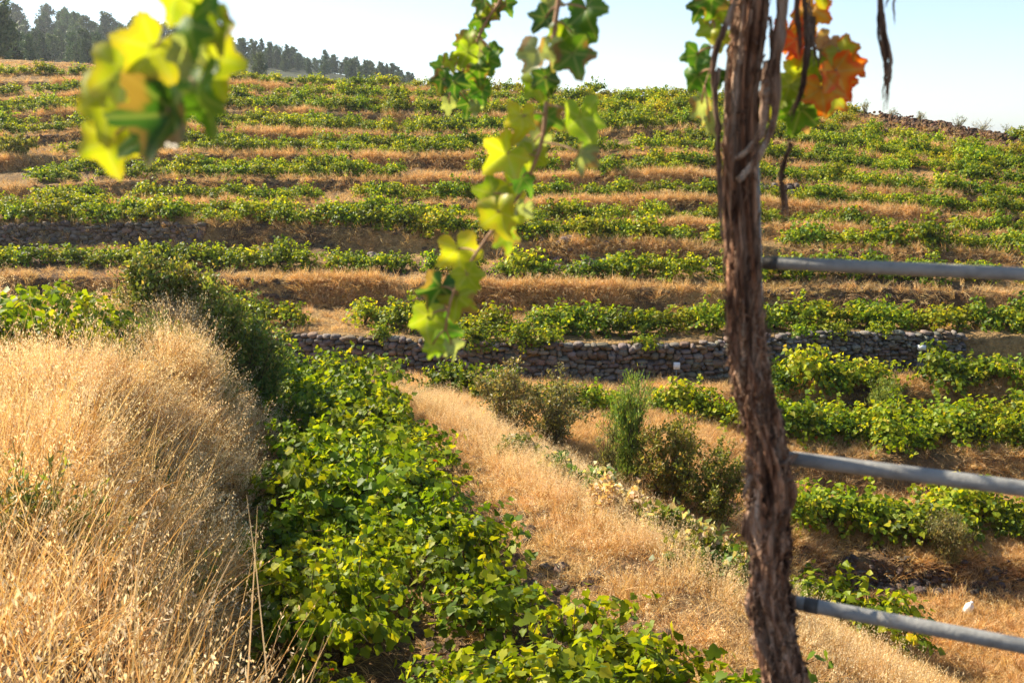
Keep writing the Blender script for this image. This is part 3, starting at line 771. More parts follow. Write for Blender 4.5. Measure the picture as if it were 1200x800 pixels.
shrub('shrub', gp(648, 22.2), 2.0, 2.1, 'sage green shrub between the bare twig shrub and the upright bush', 'shrub', 30, 2400, .06, SAGE, 42, .5, bare=.25)
shrub('upright_bush', gp(743, 20.6), 2.75, 1.15, 'tall bright green upright bush standing below the stone wall', 'bush', 46, 5200, .07, BRIGHT, 43, 1.6, tpl='fine', low=.05)
shrub('upright_bush', gp(716, 20.3), 1.5, .5, 'thin grey twiggy bush at the left foot of the tall green bush', 'bush', 14, 700, .055, SAGE, 44, 1.4, tpl='fine', bare=.3)
shrub('bush', gp(797, 20.2), 2.0, 1.9, 'dense dark bush directly left of the old trunk', 'bush', 34, 4200, .06, OLIVE, 45, .5, low=.05)
shrub('bush', gp(846, 19.7), 1.9, 1.7, 'dense dark bush half hidden behind the old trunk', 'bush', 30, 3600, .06, DGREEN, 46, .5, low=.05)
shrub('broom', gp(1050, 28.2), 1.5, 1.15, 'pale yellow green broom bush under the right stone wall', 'bush', 40, 3200, .07, BRIGHT, 47, 1.2, tpl='fine', low=.05)
shrub('broom', gp(1140, 20.9), 1.25, 1.35, 'grey green feathery bush above the lower right rubble', 'bush', 44, 3600, .06, SAGE, 48, 1.0, tpl='fine', low=.05)
for q, (px_, lb) in enumerate(((1003, 'small dry weed on the crest beside the red leaves'), (1035, 'thin dry weed on the crest, left end of the rock pile'), (1068, 'thin dry weed standing over the middle of the rock pile'), (1112, 'feathery dry weed behind the right part of the rock pile'),
                               (1140, 'larger feathery weed at the right end of the rock pile'), (1166, 'low green weed on the crest right of the rock pile'), (1190, 'rounded green weed on the crest at the right edge'))):
    yy = float(np.interp(px_, UG, Yc)) - .1
    shrub('dry_weed', gp(px_, yy), [.9, .7, .8, .9, 1.0, .7, .7][q], [.8, .9, .7, 1.1, 1.4, 1.2, 1.5][q], lb, 'weed', 16, 260, .06, SAGE, 90 + q, .8, bare=.2, tpl='fine')
shrub('bush', gp(28, 51.0), 1.3, 2.6, 'rounded green bush high on the left of the far slope', 'bush', 26, 1800, .11, BRIGHT, 49, .5, low=.05)
for q, (px_, Y_, s_) in enumerate(((612, 17.4, .8), (655, 16.4, .85), (690, 16.0, 1.0), (745, 15.4, 1.0), (780, 14.2, 1.1), (835, 12.7, 1.1), (865, 12.4, 1.0), (725, 14.6, 1.1), (820, 14.0, 1.0))):
    lbs = ['first and smallest', 'second', 'third', 'fourth', 'fifth', 'sixth', 'seventh, by the old trunk', 'pale low', 'pale small']
    dry = q in (3, 7, 8)
    shrub('bramble', gp(px_, Y_), .7 * s_, 1.25 * s_, lbs[q] + ' leafy clump in the dry oats beside the path', 'weed', 20, 700, .07,
          [(.66, .56, .36), (.34, .31, .13)] if dry else [(.07, .13, .02), (.22, .28, .05), (.60, .50, .30)], 60 + q, .1, tpl='vine', low=.05)

# vines on the slope at lower right and climbing plants
for q, (px_, Y_, lb) in enumerate(((985, 17.9, 'low grapevine on the bottom right slope, left of two'), (1048, 17.5, 'low grapevine on the bottom right slope, right of two'))):
    plant_vine(*gp(px_, Y_), 1.15, VF, q, lb, 'grapevines on the bottom right slope')

# small markers
def box_bm(mb, c, d):
    x, y, z = np.array(d) / 2; v = np.array([(a * x, b * y, e * z) for a in (-1, 1) for b in (-1, 1) for e in (-1, 1)]) + c
    mb.add(v, [np.array([(0, 1, 3, 2), (4, 6, 7, 5), (0, 4, 5, 1), (2, 3, 7, 6), (0, 2, 6, 4), (1, 5, 7, 3)])])
def meter_box(px_, py_, w, h, label, pole):
    c = int((px_ - UG[0]) / 4); Y_ = lipY[0][c] - .5; P = at(px_, py_, Y_)
    r = empty('utility_box', (P[0], P[1], P[2] - h / 2)); tag(r, label, 'utility box')
    mb = MB(); box_bm(mb, np.array([0, 0, h / 2]), (w, .12, h)); obj('box_body', mb.mesh('box_body', M_white), r)
    mb = MB(); box_bm(mb, np.array([0, -.066, h / 2]), (w * .86, .012, h * .86)); obj('box_door', mb.mesh('box_door', M_white), r)
    mb = MB(); g = H(P[0], P[1]) - (P[2] - h / 2)
    mb.tube(np.array([(0, .03, g - .1), (0, .03, .01)]), .02, 8); obj('post', mb.mesh('post', M_metal), r)
meter_box(793, 428.5, .19, .21, 'small white box on a post against the long stone wall', 1)
meter_box(1080, 407, .24, .15, 'small white box on a post against the rough right stone wall', 1)
def jug(px_, py_, Y_):
    P = at(px_, py_, Y_); r = empty('plastic_jug', (P[0], P[1], H(P[0], P[1]))); tag(r, 'white plastic jug lying in the grass below the lower right rubble', 'jug')
    mb = MB(); z = np.array([0, .01, .05, .2, .24, .27, .28]); rr = np.array([.06, .085, .09, .09, .06, .03, .028])
    mb.tube(np.stack([0 * z, 0 * z, z], -1), rr, 14); obj('body', mb.mesh('jug_body', M_white, True), r)
    mb = MB(); mb.tube(np.array([(0, 0, .275), (0, 0, .31)]), .034, 12); obj('cap', mb.mesh('jug_cap', M_white, True), r)
    r.rotation_euler = (.3, .25, 0)
jug(1133, 703, 19.6)

# ------------------------------------------------------------------ pines
def pine_mesh(seed, h, w, nb, dense, hi):
    rs = np.random.default_rng(seed); wood = MB(); fol = MB()
    k = np.linspace(0, 1, 8); sway = np.cumsum(rs.normal(0, .02 * h, (8, 2)), 0)
    P = np.stack([sway[:, 0], sway[:, 1], k * h - .3], -1)
    wood.tube(P, np.linspace(.022 * h, .004 * h, 8), 6)
    for b in range(nb):
        t = .12 + .88 * (b + rs.random()) / nb
        z = t * h - .3; az = rs.random() * 6.283
        prof = (1 - t) ** .75 * (1.0 if t > .3 else .55 + 1.5 * t) if seed % 2 else math.sqrt(max(0, 1 - ((t - .5) / .56) ** 2)) * .85
        L = w / 2 * max(prof, .12) * rs.uniform(.55, 1.2)
        d = np.array([math.cos(az), math.sin(az), rs.uniform(-.05, .45)])
        p0 = np.array([np.interp(t, k, sway[:, 0]), np.interp(t, k, sway[:, 1]), z]); p1 = p0 + d * L
        if hi: wood.tube(np.array([p0, (p0 + p1) / 2 + [0, 0, .02 * h], p1]), [.006 * h, .004 * h, .002 * h], 4, cap=False)
        m = max(2, int(dense * (L / (w / 2) + .25)))
        q = p0 + (p1 - p0) * (rs.random((m, 1)) ** .6) + rs.normal(0, .035 * h * (L / (w / 2) + .3), (m, 3))
        dd = unit(rs.normal(0, .6, (m, 3)) + d * .6 + np.array([0, 0, .7])); nn = rs.normal(0, 1, (m, 3))
        a = rs.random((m, 1)); c = np.array([.045, .08, .025]) * (1 - a) + np.array([.13, .18, .055]) * a
        leaves(fol, q, dd, nn, rs.uniform(.05, .10, m) * h, c, OV_T * np.array([.8, 1]), OV_F, .5, rs)
    return fol.mesh('pine_crown', M_pine), wood.mesh('pine_trunk', M_wood)
PINE = [pine_mesh(400 + s, 8.0, [4.2, 5.0, 3.8, 5.6, 4.6][s], 64, 34, False) for s in range(5)]
PINEH = [pine_mesh(420 + s, 8.0, [4.4, 3.4][s], 90, 60, True) for s in range(2)]
def pine(x, y, h, pool, i, label, group=None):
    f, w = pool[i % len(pool)]; z = H(x, y) - .2
    r = empty('pine_tree', (x, y, z), random.random() * 6.28, (h / 8 * random.uniform(.85, 1.15), h / 8 * random.uniform(.85, 1.15), h / 8)); tag(r, label, 'pine tree', group)
    obj('trunk', w, r); obj('crown', f, r)
pine(*gp(14, 128), 8.6, PINEH, 0, 'tallest dark pine with a layered crown at the upper left edge')
pine(*gp(36, 135), 5.6, PINEH, 1, 'shorter dark pine just right of the tallest pine at upper left')
pine(*gp(-14, 130), 6.5, PINEH, 1, 'dark pine cut by the left edge of the photo')
npine = 0
rs_ = np.random.default_rng(9)
for q in range(95):          # dark stand just behind the crest
    px_ = rs_.uniform(-60, 320); Y_ = rs_.uniform(165, 250)
    h_ = rs_.uniform(4.6, 7.4) * (1.0 - .35 * max(0, (px_ - 60) / 260))
    pine(*gp(px_, Y_), h_, PINE, q, 'dark green pine in the stand just behind the vineyard crest', 'pines behind the vineyard crest')
for q in range(200):         # hazy ridge
    px_ = -60 + 590 * rs_.random() ** .9; Y_ = rs_.uniform(300, 392)
    pine(*gp(px_, Y_), rs_.uniform(6, 12) * (1.08 - .55 * max(px_, 0) / 520), PINE, q, 'hazy grey green pine on the distant wooded ridge', 'pines on the distant ridge')

# ------------------------------------------------------------------ old grapevine at the front
DT = 1.5
TR = [(872, -160, 46), (877, -60, 46), (880, 0, 44), (874, 50, 42), (868, 100, 39), (866, 150, 41), (866, 200, 43), (869, 260, 42), (871, 300, 42), (873, 360, 43), (876, 420, 42),
      (883, 460, 45), (891, 500, 48), (900, 540, 50), (905, 570, 52), (903, 600, 53), (903, 640, 53), (902, 680, 52), (904, 710, 54), (912, 750, 53), (920, 800, 56), (930, 870, 62), (938, 950, 70), (945, 1080, 84)]
TP = np.array([at(a, b, DT + .012 * math.sin(b / 90.0)) for a, b, w in TR]); TRr = np.array([w / 2 * DT / F * 1.0 for a, b, w in TR]) * .84
# lower end runs down to the terrace
gz = H(TP[-1][0], DT); TP = np.vstack([TP, [TP[-1][0] + .01, DT, gz - .06]]); TRr = np.append(TRr, .065)
s_ = np.concatenate([[0], np.cumsum(np.linalg.norm(np.diff(TP, axis=0), axis=1))])
ns_, nt_ = 520, 110
ss = np.linspace(0, s_[-1], ns_)
def smooth_interp(ss, s, v):
    o = np.interp(ss, s, v); k = np.ones(15) / 15
    return np.convolve(np.pad(o, 7, 'edge'), k, 'valid')
CP = np.stack([smooth_interp(ss, s_, TP[:, a]) for a in range(3)], -1); CR = smooth_interp(ss, s_, TRr)
th = np.arange(nt_) * 2 * np.pi / nt_
TH, SS = np.meshgrid(th, ss)
twist = TH + 2.4 * SS
low_ = np.clip((SS - .62) / .25, 0, 1)           # the lower trunk is shaggier
def pn(a, b, fa, fb, seed):   # noise periodic in angle
    x = np.cos(a) * fa + seed; y = np.sin(a) * fa - seed
    return vnoise(x + b * fb, y + b * fb * .7 + seed) - .5
strand = 1 - np.abs(2 * pn(twist, SS, 3.2, 1.1, 3.3)) * 1.6
fine_ = 1 - np.abs(2 * pn(twist + .3 * np.sin(SS * 9), SS, 8.5, 2.6, 8.1)) * 1.5
chips = pn(twist, SS, 5, 22, 5.7)
disp = .0036 * (strand - .3) + .0022 * (fine_ - .3) + low_ * (.013 * chips + .003 * pn(twist, SS, 9, 50, 1.1)) + .006 * pn(TH, SS, 1.1, 5, 2.2)
disp = disp * 1.5
disp += .010 * np.exp(-((SS - 1.0) / .035) ** 2) * (np.cos(TH - 4.4) > .2)
rr_ = CR[:, None] + disp
T_ = np.gradient(CP, axis=0); T_ = unit(T_); A_ = unit(np.cross(T_, np.array([0, 1.0, 0]))); B_ = np.cross(T_, A_)
Vt = CP[:, None] + rr_[..., None] * (np.cos(TH)[..., None] * A_[:, None] + np.sin(TH)[..., None] * B_[:, None])
ii, jj = np.meshgrid(np.arange(ns_ - 1), np.arange(nt_), indexing='ij')
Qt = np.stack([ii * nt_ + jj, (ii + 1) * nt_ + jj, (ii + 1) * nt_ + (jj + 1) % nt_, ii * nt_ + (jj + 1) % nt_], -1).reshape(-1, 4)
tone = .75 + .5 * np.clip(strand, -.5, 1) + 1.0 * pn(twist, SS, 4, 1.5, 9.9)
warm = np.clip(.5 + 2 * pn(twist, SS, 2.5, 1.2, 4.4), 0, 1)[..., None]
Ct = np.clip(tone, .25, 1.7)[..., None] * (np.array([1.0, .97, .95]) * (1 - warm) + np.array([1.15, .9, .75]) * warm)
old = empty('old_grapevine', (TP[-1][0], DT, gz)); tag(old, 'old thick grapevine trunk with shaggy brown bark and red autumn leaves', 'grapevine')
def child(name, me, parent):
    o = obj(name, me, parent); o.matrix_parent_inverse = parent.matrix_basis.inverted() if hasattr(parent, 'matrix_basis') else o.matrix_parent_inverse
    return o
trunk = child('trunk', make_mesh('trunk', Vt.reshape(-1, 3), [Qt], Ct.reshape(-1, 3), True, M_bark), old)
def flat_strip(mb, P, w, C, nrm=None, curl=.35):
    P = np.asarray(P, float); n = len(P); T = unit(np.gradient(P, axis=0))
    nr = np.array([0, -1.0, 0]) if nrm is None else nrm
    S = unit(np.cross(T, nr)); Nn = np.cross(S, T); w = np.broadcast_to(np.asarray(w, float), (n,))[:, None]
    th_ = w * .16 + .0004
    V = np.concatenate([P - S * w / 2 + Nn * w * curl, P, P + S * w / 2 + Nn * w * curl, P - S * w / 2 + Nn * (w * curl - th_), P - Nn * th_, P + S * w / 2 + Nn * (w * curl - th_)])
    q = []
    for a in range(n - 1):
        for u, v in ((0, 1), (1, 2), (4, 3), (5, 4), (3, 0), (2, 5)): q.append((u * n + a, v * n + a, v * n + a + 1, u * n + a + 1))
    mb.add(V, [np.array(q)], C)
rsb = np.random.default_rng(5)
mb = MB()
for q in range(520):          # peeling bark, mostly on the lower trunk
    s0 = rsb.uniform(.60, 1.25) if q < 380 else rsb.uniform(0.05, .75)
    a0 = rsb.random() * 6.283; L = rsb.uniform(.015, .07) if q < 380 else rsb.uniform(.03, .12)
    P = []; lift = rsb.uniform(.2, 1.0)
    for t in np.linspace(0, 1, 7):
        s1 = min(s0 + L * t, s_[-1] - .01); i = np.searchsorted(ss, s1); i = min(i, ns_ - 1); a = a0 + .9 * (s1 - s0) * 4 + .2 * t * rsb.normal()
        j = int((a % 6.283) / 6.283 * nt_) % nt_
        r = rr_[i, j] + .0006 + .010 * lift * (abs(t - rsb.uniform(.4, .6)) * 2) ** 2 * (1.25 if q < 380 else .6)
        P.append(CP[i] + r * (math.cos(a) * A_[i] + math.sin(a) * B_[i]))
    P = np.array(P); nrm = unit(P.mean(0) - CP[np.searchsorted(ss, min(s0, s_[-1] - .02))])
    flat_strip(mb, P, rsb.uniform(.0022, .0085) * np.array([.5, 1, 1, 1, .9, .7, .2]), np.array([1, .92, .86]) * rsb.uniform(.45, 1.5), nrm, rsb.uniform(-.1, .3))
child('loose_bark', mb.mesh('loose_bark', M_bark), old)
def pxpath(pts, Y, n=28, jit=0.0006, rs=rsb):
    P = np.array([at(a, b, Y + (c[0] if c else 0)) for a, b, *c in pts]); t = np.linspace(0, len(P) - 1, n)
    o = np.stack([np.interp(t, np.arange(len(P)), P[:, a]) for a in range(3)], -1)
    k = np.array([.25, .5, .25])
    for _ in range(3):
        o[1:-1] = o[:-2] * .25 + o[1:-1] * .5 + o[2:] * .25
    return o + rs.normal(0, jit, o.shape)
# canes growing off the trunk
def cane(pts, w0, w1, Y=DT - .03):
    mb = MB(); P = pxpath(pts, Y); mb.tube(P, np.linspace(w0, w1, len(P)) / 2 * DT / F * (1 + .12 * rsb.normal(0, 1, len(P))), 9, C=np.array([.95, .95, .95]))
    for z in range(10):
        o_ = rsb.normal(0, 1, 3) * .0022; i = rsb.integers(0, 16); flat_strip(mb, P[i:i + 11] + o_ + np.array([0, -.003, 0]), .0025, np.array([1, .95, .9]) * rsb.uniform(.5, 1.5))
    child('cane', mb.mesh('cane', M_bark, True), old)
cane([(864, 212), (880, 196), (893, 176), (905, 150), (911, 118), (907, 88), (913, 50), (917, 10), (919, -60)], 8, 13)
cane([(862, 186), (878, 176), (891, 160), (896, 130), (896, 100), (902, 72)], 6, 13)
cane([(844, 200), (842, 160), (838, 120), (835, 84), (836, 66), (846, 40), (858, 10), (866, -20)], 4, 6)
cane([(842, 80), (838, 120), (841, 160), (843, 220), (846, 280)], 5, 3)
def strips(pts, n, w, sp, label_parent, name='bark_strip', Y=DT - .06):
    mb = MB()
    for q in range(n):
        P = pxpath(pts, Y); o_ = np.array([rsb.normal(0, sp), rsb.normal(0, sp), 0]) * DT / F; tt = np.linspace(0, 1, len(P))[:, None]
        P = P + o_ * (.4 + tt) + np.array([0, 0, -1]) * tt * rsb.normal(0, 8) * DT / F + np.stack([np.sin(tt[:, 0] * 6 + q) * .002, 0 * tt[:, 0], 0 * tt[:, 0]], -1)
        flat_strip(mb, P, w * DT / F * rsb.uniform(.5, 1.2) * np.interp(tt[:, 0], [0, .7, 1], [1, .8, .15]), np.array([.9, .85, .8]) * rsb.uniform(.35, 1.2))
    return child(name, mb.mesh(name, M_bark), label_parent)
strips([(938, -40), (943, 0), (946, 20), (950, 50), (953, 70)], 7, 5, 4, old)
strips([(950, 20), (948, 45), (943, 70), (940, 100), (931, 125), (924, 140)], 5, 5, 2.5, old)
strips([(900, 20), (904, 60), (899, 80), (906, 100)], 3, 3, 2, old)
strips([(926, 168), (917, 195), (915, 212), (921, 238), (921, 268)], 3, 4, .8, old, 'dry_twig')
dt_ = empty('dry_tendril', at(1030, -60, DT)); tag(dt_, 'dark dried tendril hanging alone against the right sky', 'tendril')
strips([(1028, -60), (1031, 0), (1032, 40), (1040, 70), (1041, 95), (1036, 122)], 6, 4.5, 2.2, dt_, 'dried_strand')
strips([(1048, -60), (1045, -10), (1041, 8)], 2, 3, 2, dt_, 'dried_strand')
# knots: cut stub
mb = MB(); Pk = at(911, 553, DT - .03); Pb = at(905, 548, DT)
mb.tube(np.array([Pb, Pk, Pk + (Pk - Pb) * .1]), [.011, .0085, .008], 12, C=np.array([1.9, 1.8, 1.6])); child('pruned_stub', mb.mesh('pruned_stub', M_bark, True), old)
mb = MB(); mb.tube(pxpath([(880, 556), (874, 572), (871, 582)], DT - .02), np.linspace(.004, .0025, 28), 7); child('spur', mb.mesh('spur', M_bark, True), old)
mb = MB(); mb.tube(pxpath([(916, 545), (926, 536), (934, 532)], DT - .03), np.linspace(.004, .003, 28), 7)
child('spur', mb.mesh('spur', M_bark, True), old)

# ------------------------------------------------------------------ railing behind the trunk
rail_o = empty('pipe_railing', (TP[-1][0], DT + .05, H(TP[-1][0], DT + .05))); tag(rail_o, 'grey metal pipe railing with three rails behind the old trunk', 'railing')
vpd = np.array([at(-1808, 176, 1.0)])[0]; vpd = -vpd / np.linalg.norm(vpd); vpd[2] = 0; vpd = unit(vpd)
for (a, b), w, ext in (((886, 299.7), 15, 1.2), ((912, 526), 18, 1.2), ((925, 695.2), 18, 1.2)):
    P0 = at(a, b + w * .5, DT + .04); P1 = P0 + vpd * ext; r_ = w / 2 * (DT + .03) / F
    mb = MB(); mb.tube(P0 + (P1 - P0) * np.linspace(0, 1, 30)[:, None] + np.array([0, 0, 1]) * (.0012 * np.sin(np.linspace(0, 5, 30)))[:, None], r_, 20)
    rl = child('rail', mb.mesh('rail', M_metal, True), rail_o)
    if b != 526:
        k0 = .0 if b < 400 else .013
        mb = MB(); mb.tube(np.array([P0 + vpd * (k0 + .012), P0 + vpd * (k0 + .034)]), r_ * 1.07, 20); t_ = child('tape_wrap', mb.mesh('tape_wrap', M_tape, True), rl)
mb = MB(); Pp = [at(889 + .0, 110, DT + .045), at(889, 300, DT + .045), at(890, 450, DT + .045)]
pa = at(881, 100, DT + .045); pb = at(891, 480, DT + .045); pd = (pb - pa) / (pa[2] - pb[2]); mb.tube(np.array([pa, pb, pb + pd * (pb[2] + 1.85)]), .0085, 18); child('post', mb.mesh('post', M_metal, True), rail_o)

# ------------------------------------------------------------------ close leaves
def close_leaf_mesh(rs, size, C0, C1, rim, lobes=1.0):
    nr_, na_ = 9, 84
    a = np.linspace(-math.pi, math.pi, na_ + 1)[:-1]        # 0 = tip direction
    def lobe(c, w, h): return h * np.exp(-((np.abs(a) - c) / w) ** 2)
    r = .55 + lobe(0, .35, .45) + lobe(1.12, .33, .31) * lobes + lobe(2.15, .35, .18)
    r *= 1 - .93 * np.exp(-((np.abs(a) - math.pi) / .20) ** 2)
    r *= 1 + .10 * (2 * np.abs(((a * 13 / math.pi + .25 * rs.random()) % 1) - .5) - .5) + .03 * np.sin(a * 5 + rs.random() * 6)
    rho = np.linspace(0, 1, nr_ + 1)[1:]
    x = rho[:, None] * r * np.sin(a); y = rho[:, None] * r * np.cos(a)
    cup = rs.uniform(-.45, .45); fold = rs.uniform(.05, .6); w1, w2 = rs.uniform(.04, .11, 2); p1, p2 = rs.random(2) * 6
    z = cup * (x ** 2 + y ** 2) + fold * np.abs(x) * .6 + w1 * np.sin(5 * x + p1) + w2 * np.sin(6 * y + p2) - rs.uniform(0, .35) * np.maximum(y, 0) ** 2
    V = np.concatenate([[[0, 0, 0]], np.stack([x, y, z], -1).reshape(-1, 3)]) * size / 1.6
    f3 = np.array([(0, 1 + k, 1 + (k + 1) % na_) for k in range(na_)])
    f4 = np.array([(1 + q * na_ + k, 1 + (q + 1) * na_ + k, 1 + (q + 1) * na_ + (k + 1) % na_, 1 + q * na_ + (k + 1) % na_) for q in range(nr_ - 1) for k in range(na_)])
    vein = np.minimum.reduce([np.abs(np.abs(a) - c) for c in (0, 1.12, 2.15)])
    vw = np.exp(-(vein[None] * rho[:, None] / .042) ** 2)
    n1 = fbm(x * 3 + rs.random() * 50, y * 3 + rs.random() * 50, 3)
    t = np.clip(.5 + 1.6 * n1, 0, 1)[..., None]
    c = np.array(C0) * (1 - t) + np.array(C1) * t
    rr = np.clip((rho[:, None] - .62 + .9 * n1) / .35, 0, 1)[..., None] * (1 if rim is not None else 0)
    if rim is not None: c = c * (1 - rr) + np.array(rim) * rr
    c = c * (1 - .4 * vw[..., None]) + np.array([.48, .48, .18]) * .4 * vw[..., None]
    if rs.random() < .35 and C0[0] < .3:
        bw = np.clip((rho[:, None] - .80 + 1.3 * fbm(x * 2.3 + 9, y * 2.3, 3)) / .12, 0, 1)[..., None]; c = c * (1 - .8 * bw) + np.array([.30, .16, .06]) * .8 * bw
    Cc = np.concatenate([c[:1, 0], c.reshape(-1, 3)])
    return make_mesh('leaf', V, [f3, f4], Cc, True, M_close)
YG = ((.20, .31, .02), (.36, .42, .025), None); YL = ((.36, .44, .02), (.50, .49, .025), (.46, .40, .03)); GR = ((.06, .17, .015), (.12, .25, .02), None); DG = ((.03, .09, .015), (.06, .14, .02), None)
PL = ((.22, .28, .13), (.34, .38, .20), None); RD_ = ((.72, .08, .012), (.78, .18, .02), (.60, .04, .01)); OR = ((.68, .38, .03), (.60, .30, .03), (.74, .16, .015)); YR = ((.48, .46, .05), (.36, .42, .04), (.62, .14, .02)); BR = ((.42, .22, .12), (.5, .3, .17), None)  # PL: pale leaves with the sun's shine put into their colour
PAL = dict(Y=YL, y=YG, g=GR, d=DG, p=PL, r=RD_, o=OR, m=YR, b=BR)
M_stem = rough_mat('shoot_stem', [(0.3, (.26, .13, .07)), (0.7, (.42, .26, .14))], 40, 0.6, 0.2, 60)
def shoot(name, label, stempts, Y, lv, stem_w, seed, parent=None, spin=.6, size_k=1.0):
    rs = np.random.default_rng(seed)
    if parent is None:
        r = empty(name, at(stempts[0][0], stempts[0][1], Y)); tag(r, label, 'vine shoot')
    else: r = parent
    P = None
    if stempts:
        P = pxpath(stempts, Y, 40, .0004, rs); mb = MB(); mb.tube(P, np.linspace(stem_w, stem_w * .5, 40) / 2 * Y / F, 8)
        st = child('stem', mb.mesh('stem', M_stem, True), r)
    for (a, b, s, k, ang, *tl) in lv:
        yaw = tl[0] if tl else rs.normal(0, spin)
        Q = at(a, b, Y + rs.uniform(-.05, .05)); size = 2.0 * s * Y / F * 1.16 * size_k
        c = PAL[k]; me = close_leaf_mesh(rs, size, c[0], c[1], c[2])
        th_ = R(ang + rs.normal(0, 14))      # 0 = tip down, positive = tip to the right
        D = np.array([math.sin(th_), 0, -math.cos(th_)]); nn = np.array([0, -1.0, 0])
        nn = nn + np.array([math.sin(yaw), 0, 0]) * 1.0 + np.array([0, 0, rs.normal(.15, .35)]); nn = unit(nn - D * (nn @ D) * .6)
        D = unit(D - nn * (D @ nn)); X_ = np.cross(D, nn)
        org = Q - D * size * .22
        from mathutils import Matrix
        Mx = Matrix(((X_[0], D[0], nn[0], org[0]), (X_[1], D[1], nn[1], org[1]), (X_[2], D[2], nn[2], org[2]), (0, 0, 0, 1)))
        o = obj('leaf', me, r); o.matrix_parent_inverse = r.matrix_basis.inverted(); o.matrix_basis = Mx
        if P is not None:
            j = int(np.argmin(np.linalg.norm(P - org - np.array([0, 0, .01]), axis=1))); A0 = P[j]
            if np.linalg.norm(A0 - org) < .14:
                mid = (A0 + org) / 2 + np.array([0, 0, .006]); mb = MB()
                tt = np.linspace(0, 1, 8)[:, None]; mb.tube(A0 * (1 - tt) ** 2 + 2 * mid * tt * (1 - tt) + org * tt ** 2, .0011 * (Y / .9) ** .5, 6)
                child('petiole', mb.mesh('petiole', M_stem, True), r)
    return r
shoot('vine_shoot', 'large blurred yellow green vine shoot hanging at the upper left', [(232, -70), (226, 0), (216, 40), (200, 70), (196, 110), (186, 140)], .74,
      [(203, 6, 20, 'Y', -20), (243, 10, 26, 'g', 40), (226, 45, 24, 'g', 20), (262, 45, 20, 'y', 30), (124, 90, 30, 'Y', -60), (168, 72, 30, 'Y', -20), (150, 100, 28, 'y', -10),
       (122, 135, 34, 'Y', -15), (127, 180, 27, 'Y', 5), (252, 85, 28, 'Y', 25), (222, 92, 34, 'y', 10), (232, 125, 36, 'g', 15), (192, 155, 36, 'd', -15), (168, 168, 24, 'g', -40), (215, 72, 18, 'p', 10, 1.2), (158, 122, 24, 'y', 0), (205, 130, 30, 'g', 20)],
      5, 71, size_k=1.22)
shoot('vine_shoot', 'long vine shoot with yellow green leaves hanging at the centre', [(664, -70), (654, 0), (648, 60), (640, 120), (637, 160), (628, 190), (612, 225), (596, 245), (566, 285), (550, 310), (528, 345), (522, 385)], 1.35,
      [(690, 22, 24, 'g', 30), (672, 52, 26, 'g', 15), (675, 75, 22, 'g', 10), (642, 8, 16, 'p', -20), (634, 28, 16, 'd', -25), (625, 72, 22, 'p', -40), (645, 68, 18, 'p', 10, 1.0), (655, 45, 17, 'y', 10), (632, 108, 20, 'y', -10), (648, 142, 18, 'g', 30), (640, 100, 16, 'd', 15),
       (612, 148, 21, 'Y', -5, 1.0), (684, 152, 28, 'y', 10, .8), (680, 190, 18, 'p', -5, 1.1), (584, 188, 25, 'Y', -30), (632, 175, 20, 'p', 20), (622, 190, 18, 'y', 0), (572, 235, 22, 'y', -30), (604, 225, 22, 'Y', 20), (586, 262, 26, 'Y', 0),
       (612, 252, 14, 'p', 10, 1.1), (596, 285, 16, 'y', 15), (618, 215, 18, 'g', 20), (540, 305, 27, 'Y', 10), (552, 330, 18, 'y', 25), (512, 348, 26, 'd', -25), (500, 382, 22, 'y', -15), (534, 358, 24, 'y', 20), (520, 395, 24, 'g', 5), (532, 410, 15, 'p', 15, 1.0), (506, 410, 14, 'y', -10)],
      6, 72)
shoot('vine_shoot', 'short leafy vine shoot hanging left of the long centre shoot', [(600, -60), (588, 0), (574, 18), (562, 40), (556, 60), (544, 80), (530, 102)], 1.75,
      [(563, 8, 12, 'g', -20), (580, 14, 13, 'd', 20), (570, 22, 12, 'y', 10), (595, 8, 12, 'g', 30), (548, 52, 13, 'y', -20), (556, 44, 12, 'g', 15), (545, 68, 14, 'y', -10), (514, 84, 13, 'g', -30), (516, 100, 13, 'd', -20), (533, 104, 14, 'd', 10, .8), (528, 76, 11, 'y', 0), (540, 55, 11, 'g', -15),
       (562, 88, 16, 'g', 20), (574, 78, 14, 'g', 25), (580, 66, 12, 'g', 35), (568, 64, 13, 'p', 0, 1.0), (526, 126, 10, 'p', 0, 1.0), (548, 128, 13, 'd', -10), (557, 128, 10, 'p', 5, 1.1), (566, 112, 14, 'g', 15), (556, 98, 14, 'y', 0), (550, 85, 12, 'y', 10), (563, 30, 11, 'g', 0)],
      4, 73)
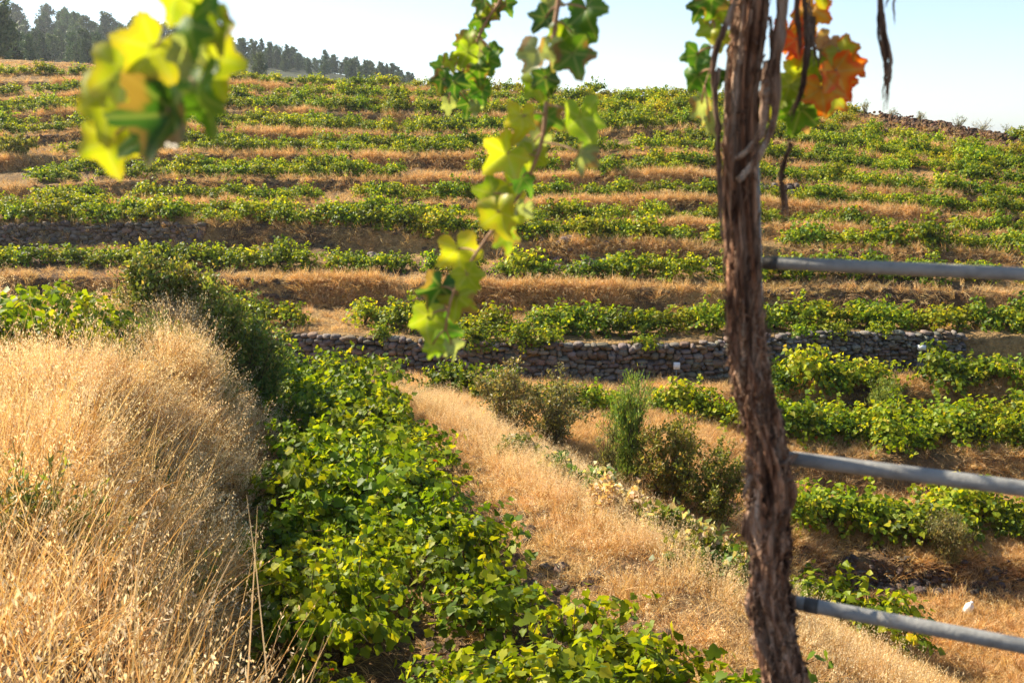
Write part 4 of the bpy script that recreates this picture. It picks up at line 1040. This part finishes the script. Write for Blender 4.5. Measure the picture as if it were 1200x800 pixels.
# leaves carried by the old vine
shoot('', '', [(850, -60), (842, -10), (836, 20), (838, 50), (833, 80), (826, 100)], DT + .05,
      [(818, 14, 15, 'd', -20), (834, 8, 19, 'g', 10), (848, 18, 12, 'y', 20), (832, 40, 15, 'y', 10), (843, 50, 12, 'Y', 10), (815, 72, 17, 'g', -20), (822, 98, 19, 'g', 15), (826, 130, 18, 'p', 0, .7), (842, 95, 10, 'd', 0), (834, 150, 14, 'p', 20, .8)], 3, 74, old)
shoot('', '', [(948, -60), (944, -10), (940, 20), (938, 45), (962, 60), (972, 75), (968, 100)], DT + .06,
      [(962, -6, 16, 'Y', 20), (950, 22, 20, 'o', 15), (963, 18, 12, 'r', 40), (922, 46, 19, 'r', -10), (934, 55, 15, 'r', 15), (933, 70, 11, 'r', 5), (958, 50, 13, 'b', -10), (974, 55, 10, 'b', 10), (942, 40, 13, 'o', 0),
       (990, 68, 18, 'm', 35), (1005, 80, 14, 'r', 60), (986, 95, 23, 'o', 20), (990, 105, 17, 'r', 15), (962, 80, 18, 'y', -20), (982, 76, 17, 'y', 10), (964, 115, 22, 'o', 5), (975, 122, 17, 'm', 10), (950, 100, 16, 'm', -20), (930, 95, 22, 'Y', -20), (922, 110, 18, 'y', -25), (935, 140, 22, 'g', 5), (922, 130, 16, 'y', -10), (905, 130, 12, 'Y', -20), (944, 150, 9, 'b', 10), (957, 125, 13, 'r', 10)], 4, 75, old, .5)
# the roof of vine leaves the shoots hang from, unseen above the frame, added to shade trunk and rails
rs_ = np.random.default_rng(88); mb = MB(); n = 110
P = np.stack([rs_.uniform(-1.3, 1.3, n), rs_.uniform(1.3, 2.6, n), np.zeros(n)], -1); P[:, 2] = P[:, 1] * .142 + .22 + rs_.uniform(0, .35, n)
leaves(mb, P, rs_.normal(0, 1, (n, 3)) * [1, 1, .4] + [0, 0, -.4], rs_.normal(0, .5, (n, 3)) + [0, 0, 1], rs_.uniform(.07, .13, n), vine_cols(n, rs_, .4, .1))
child('foliage', mb.mesh('foliage', M_leaf), old)
mb = MB()
for q in range(7):
    x0 = -1.3 + .37 * q; mb.tube(np.array([[x0, 1.3, .5], [x0 + .1, 1.9, .62], [x0 + .05, 2.6, .7]]), .006, 6)
mb.tube(np.array([[-1.35, 1.85, .6], [0, 1.8, .62], [.35, 1.6, .6], [CP[0][0], CP[0][1], CP[0][2] - .01]]), .018, 8)
child('canopy_branches', mb.mesh('canopy_branches', M_wood), old)

# ------------------------------------------------------------------ haze
if HAZE:
    hm = bpy.data.materials.new('haze'); hm.use_nodes = True; nt = hm.node_tree; nt.nodes.clear()
    out = nt.nodes.new('ShaderNodeOutputMaterial'); pv = nt.nodes.new('ShaderNodeVolumePrincipled')
    pv.inputs['Color'].default_value = (.86, .92, 1, 1); pv.inputs['Density'].default_value = HAZE; pv.inputs['Anisotropy'].default_value = .5
    nt.links.new(pv.outputs[0], out.inputs['Volume'])
    mb = MB(); box_bm(mb, np.array([0, 0, 0]), (2, 2, 2))
    me = mb.mesh('haze', hm); hz = obj('haze', me)
    hz.location = (0, 200, 10); hz.scale = (4900, 4900, 90); tag(hz, 'thin pale air that veils the distant ridge', 'haze', kind='stuff')
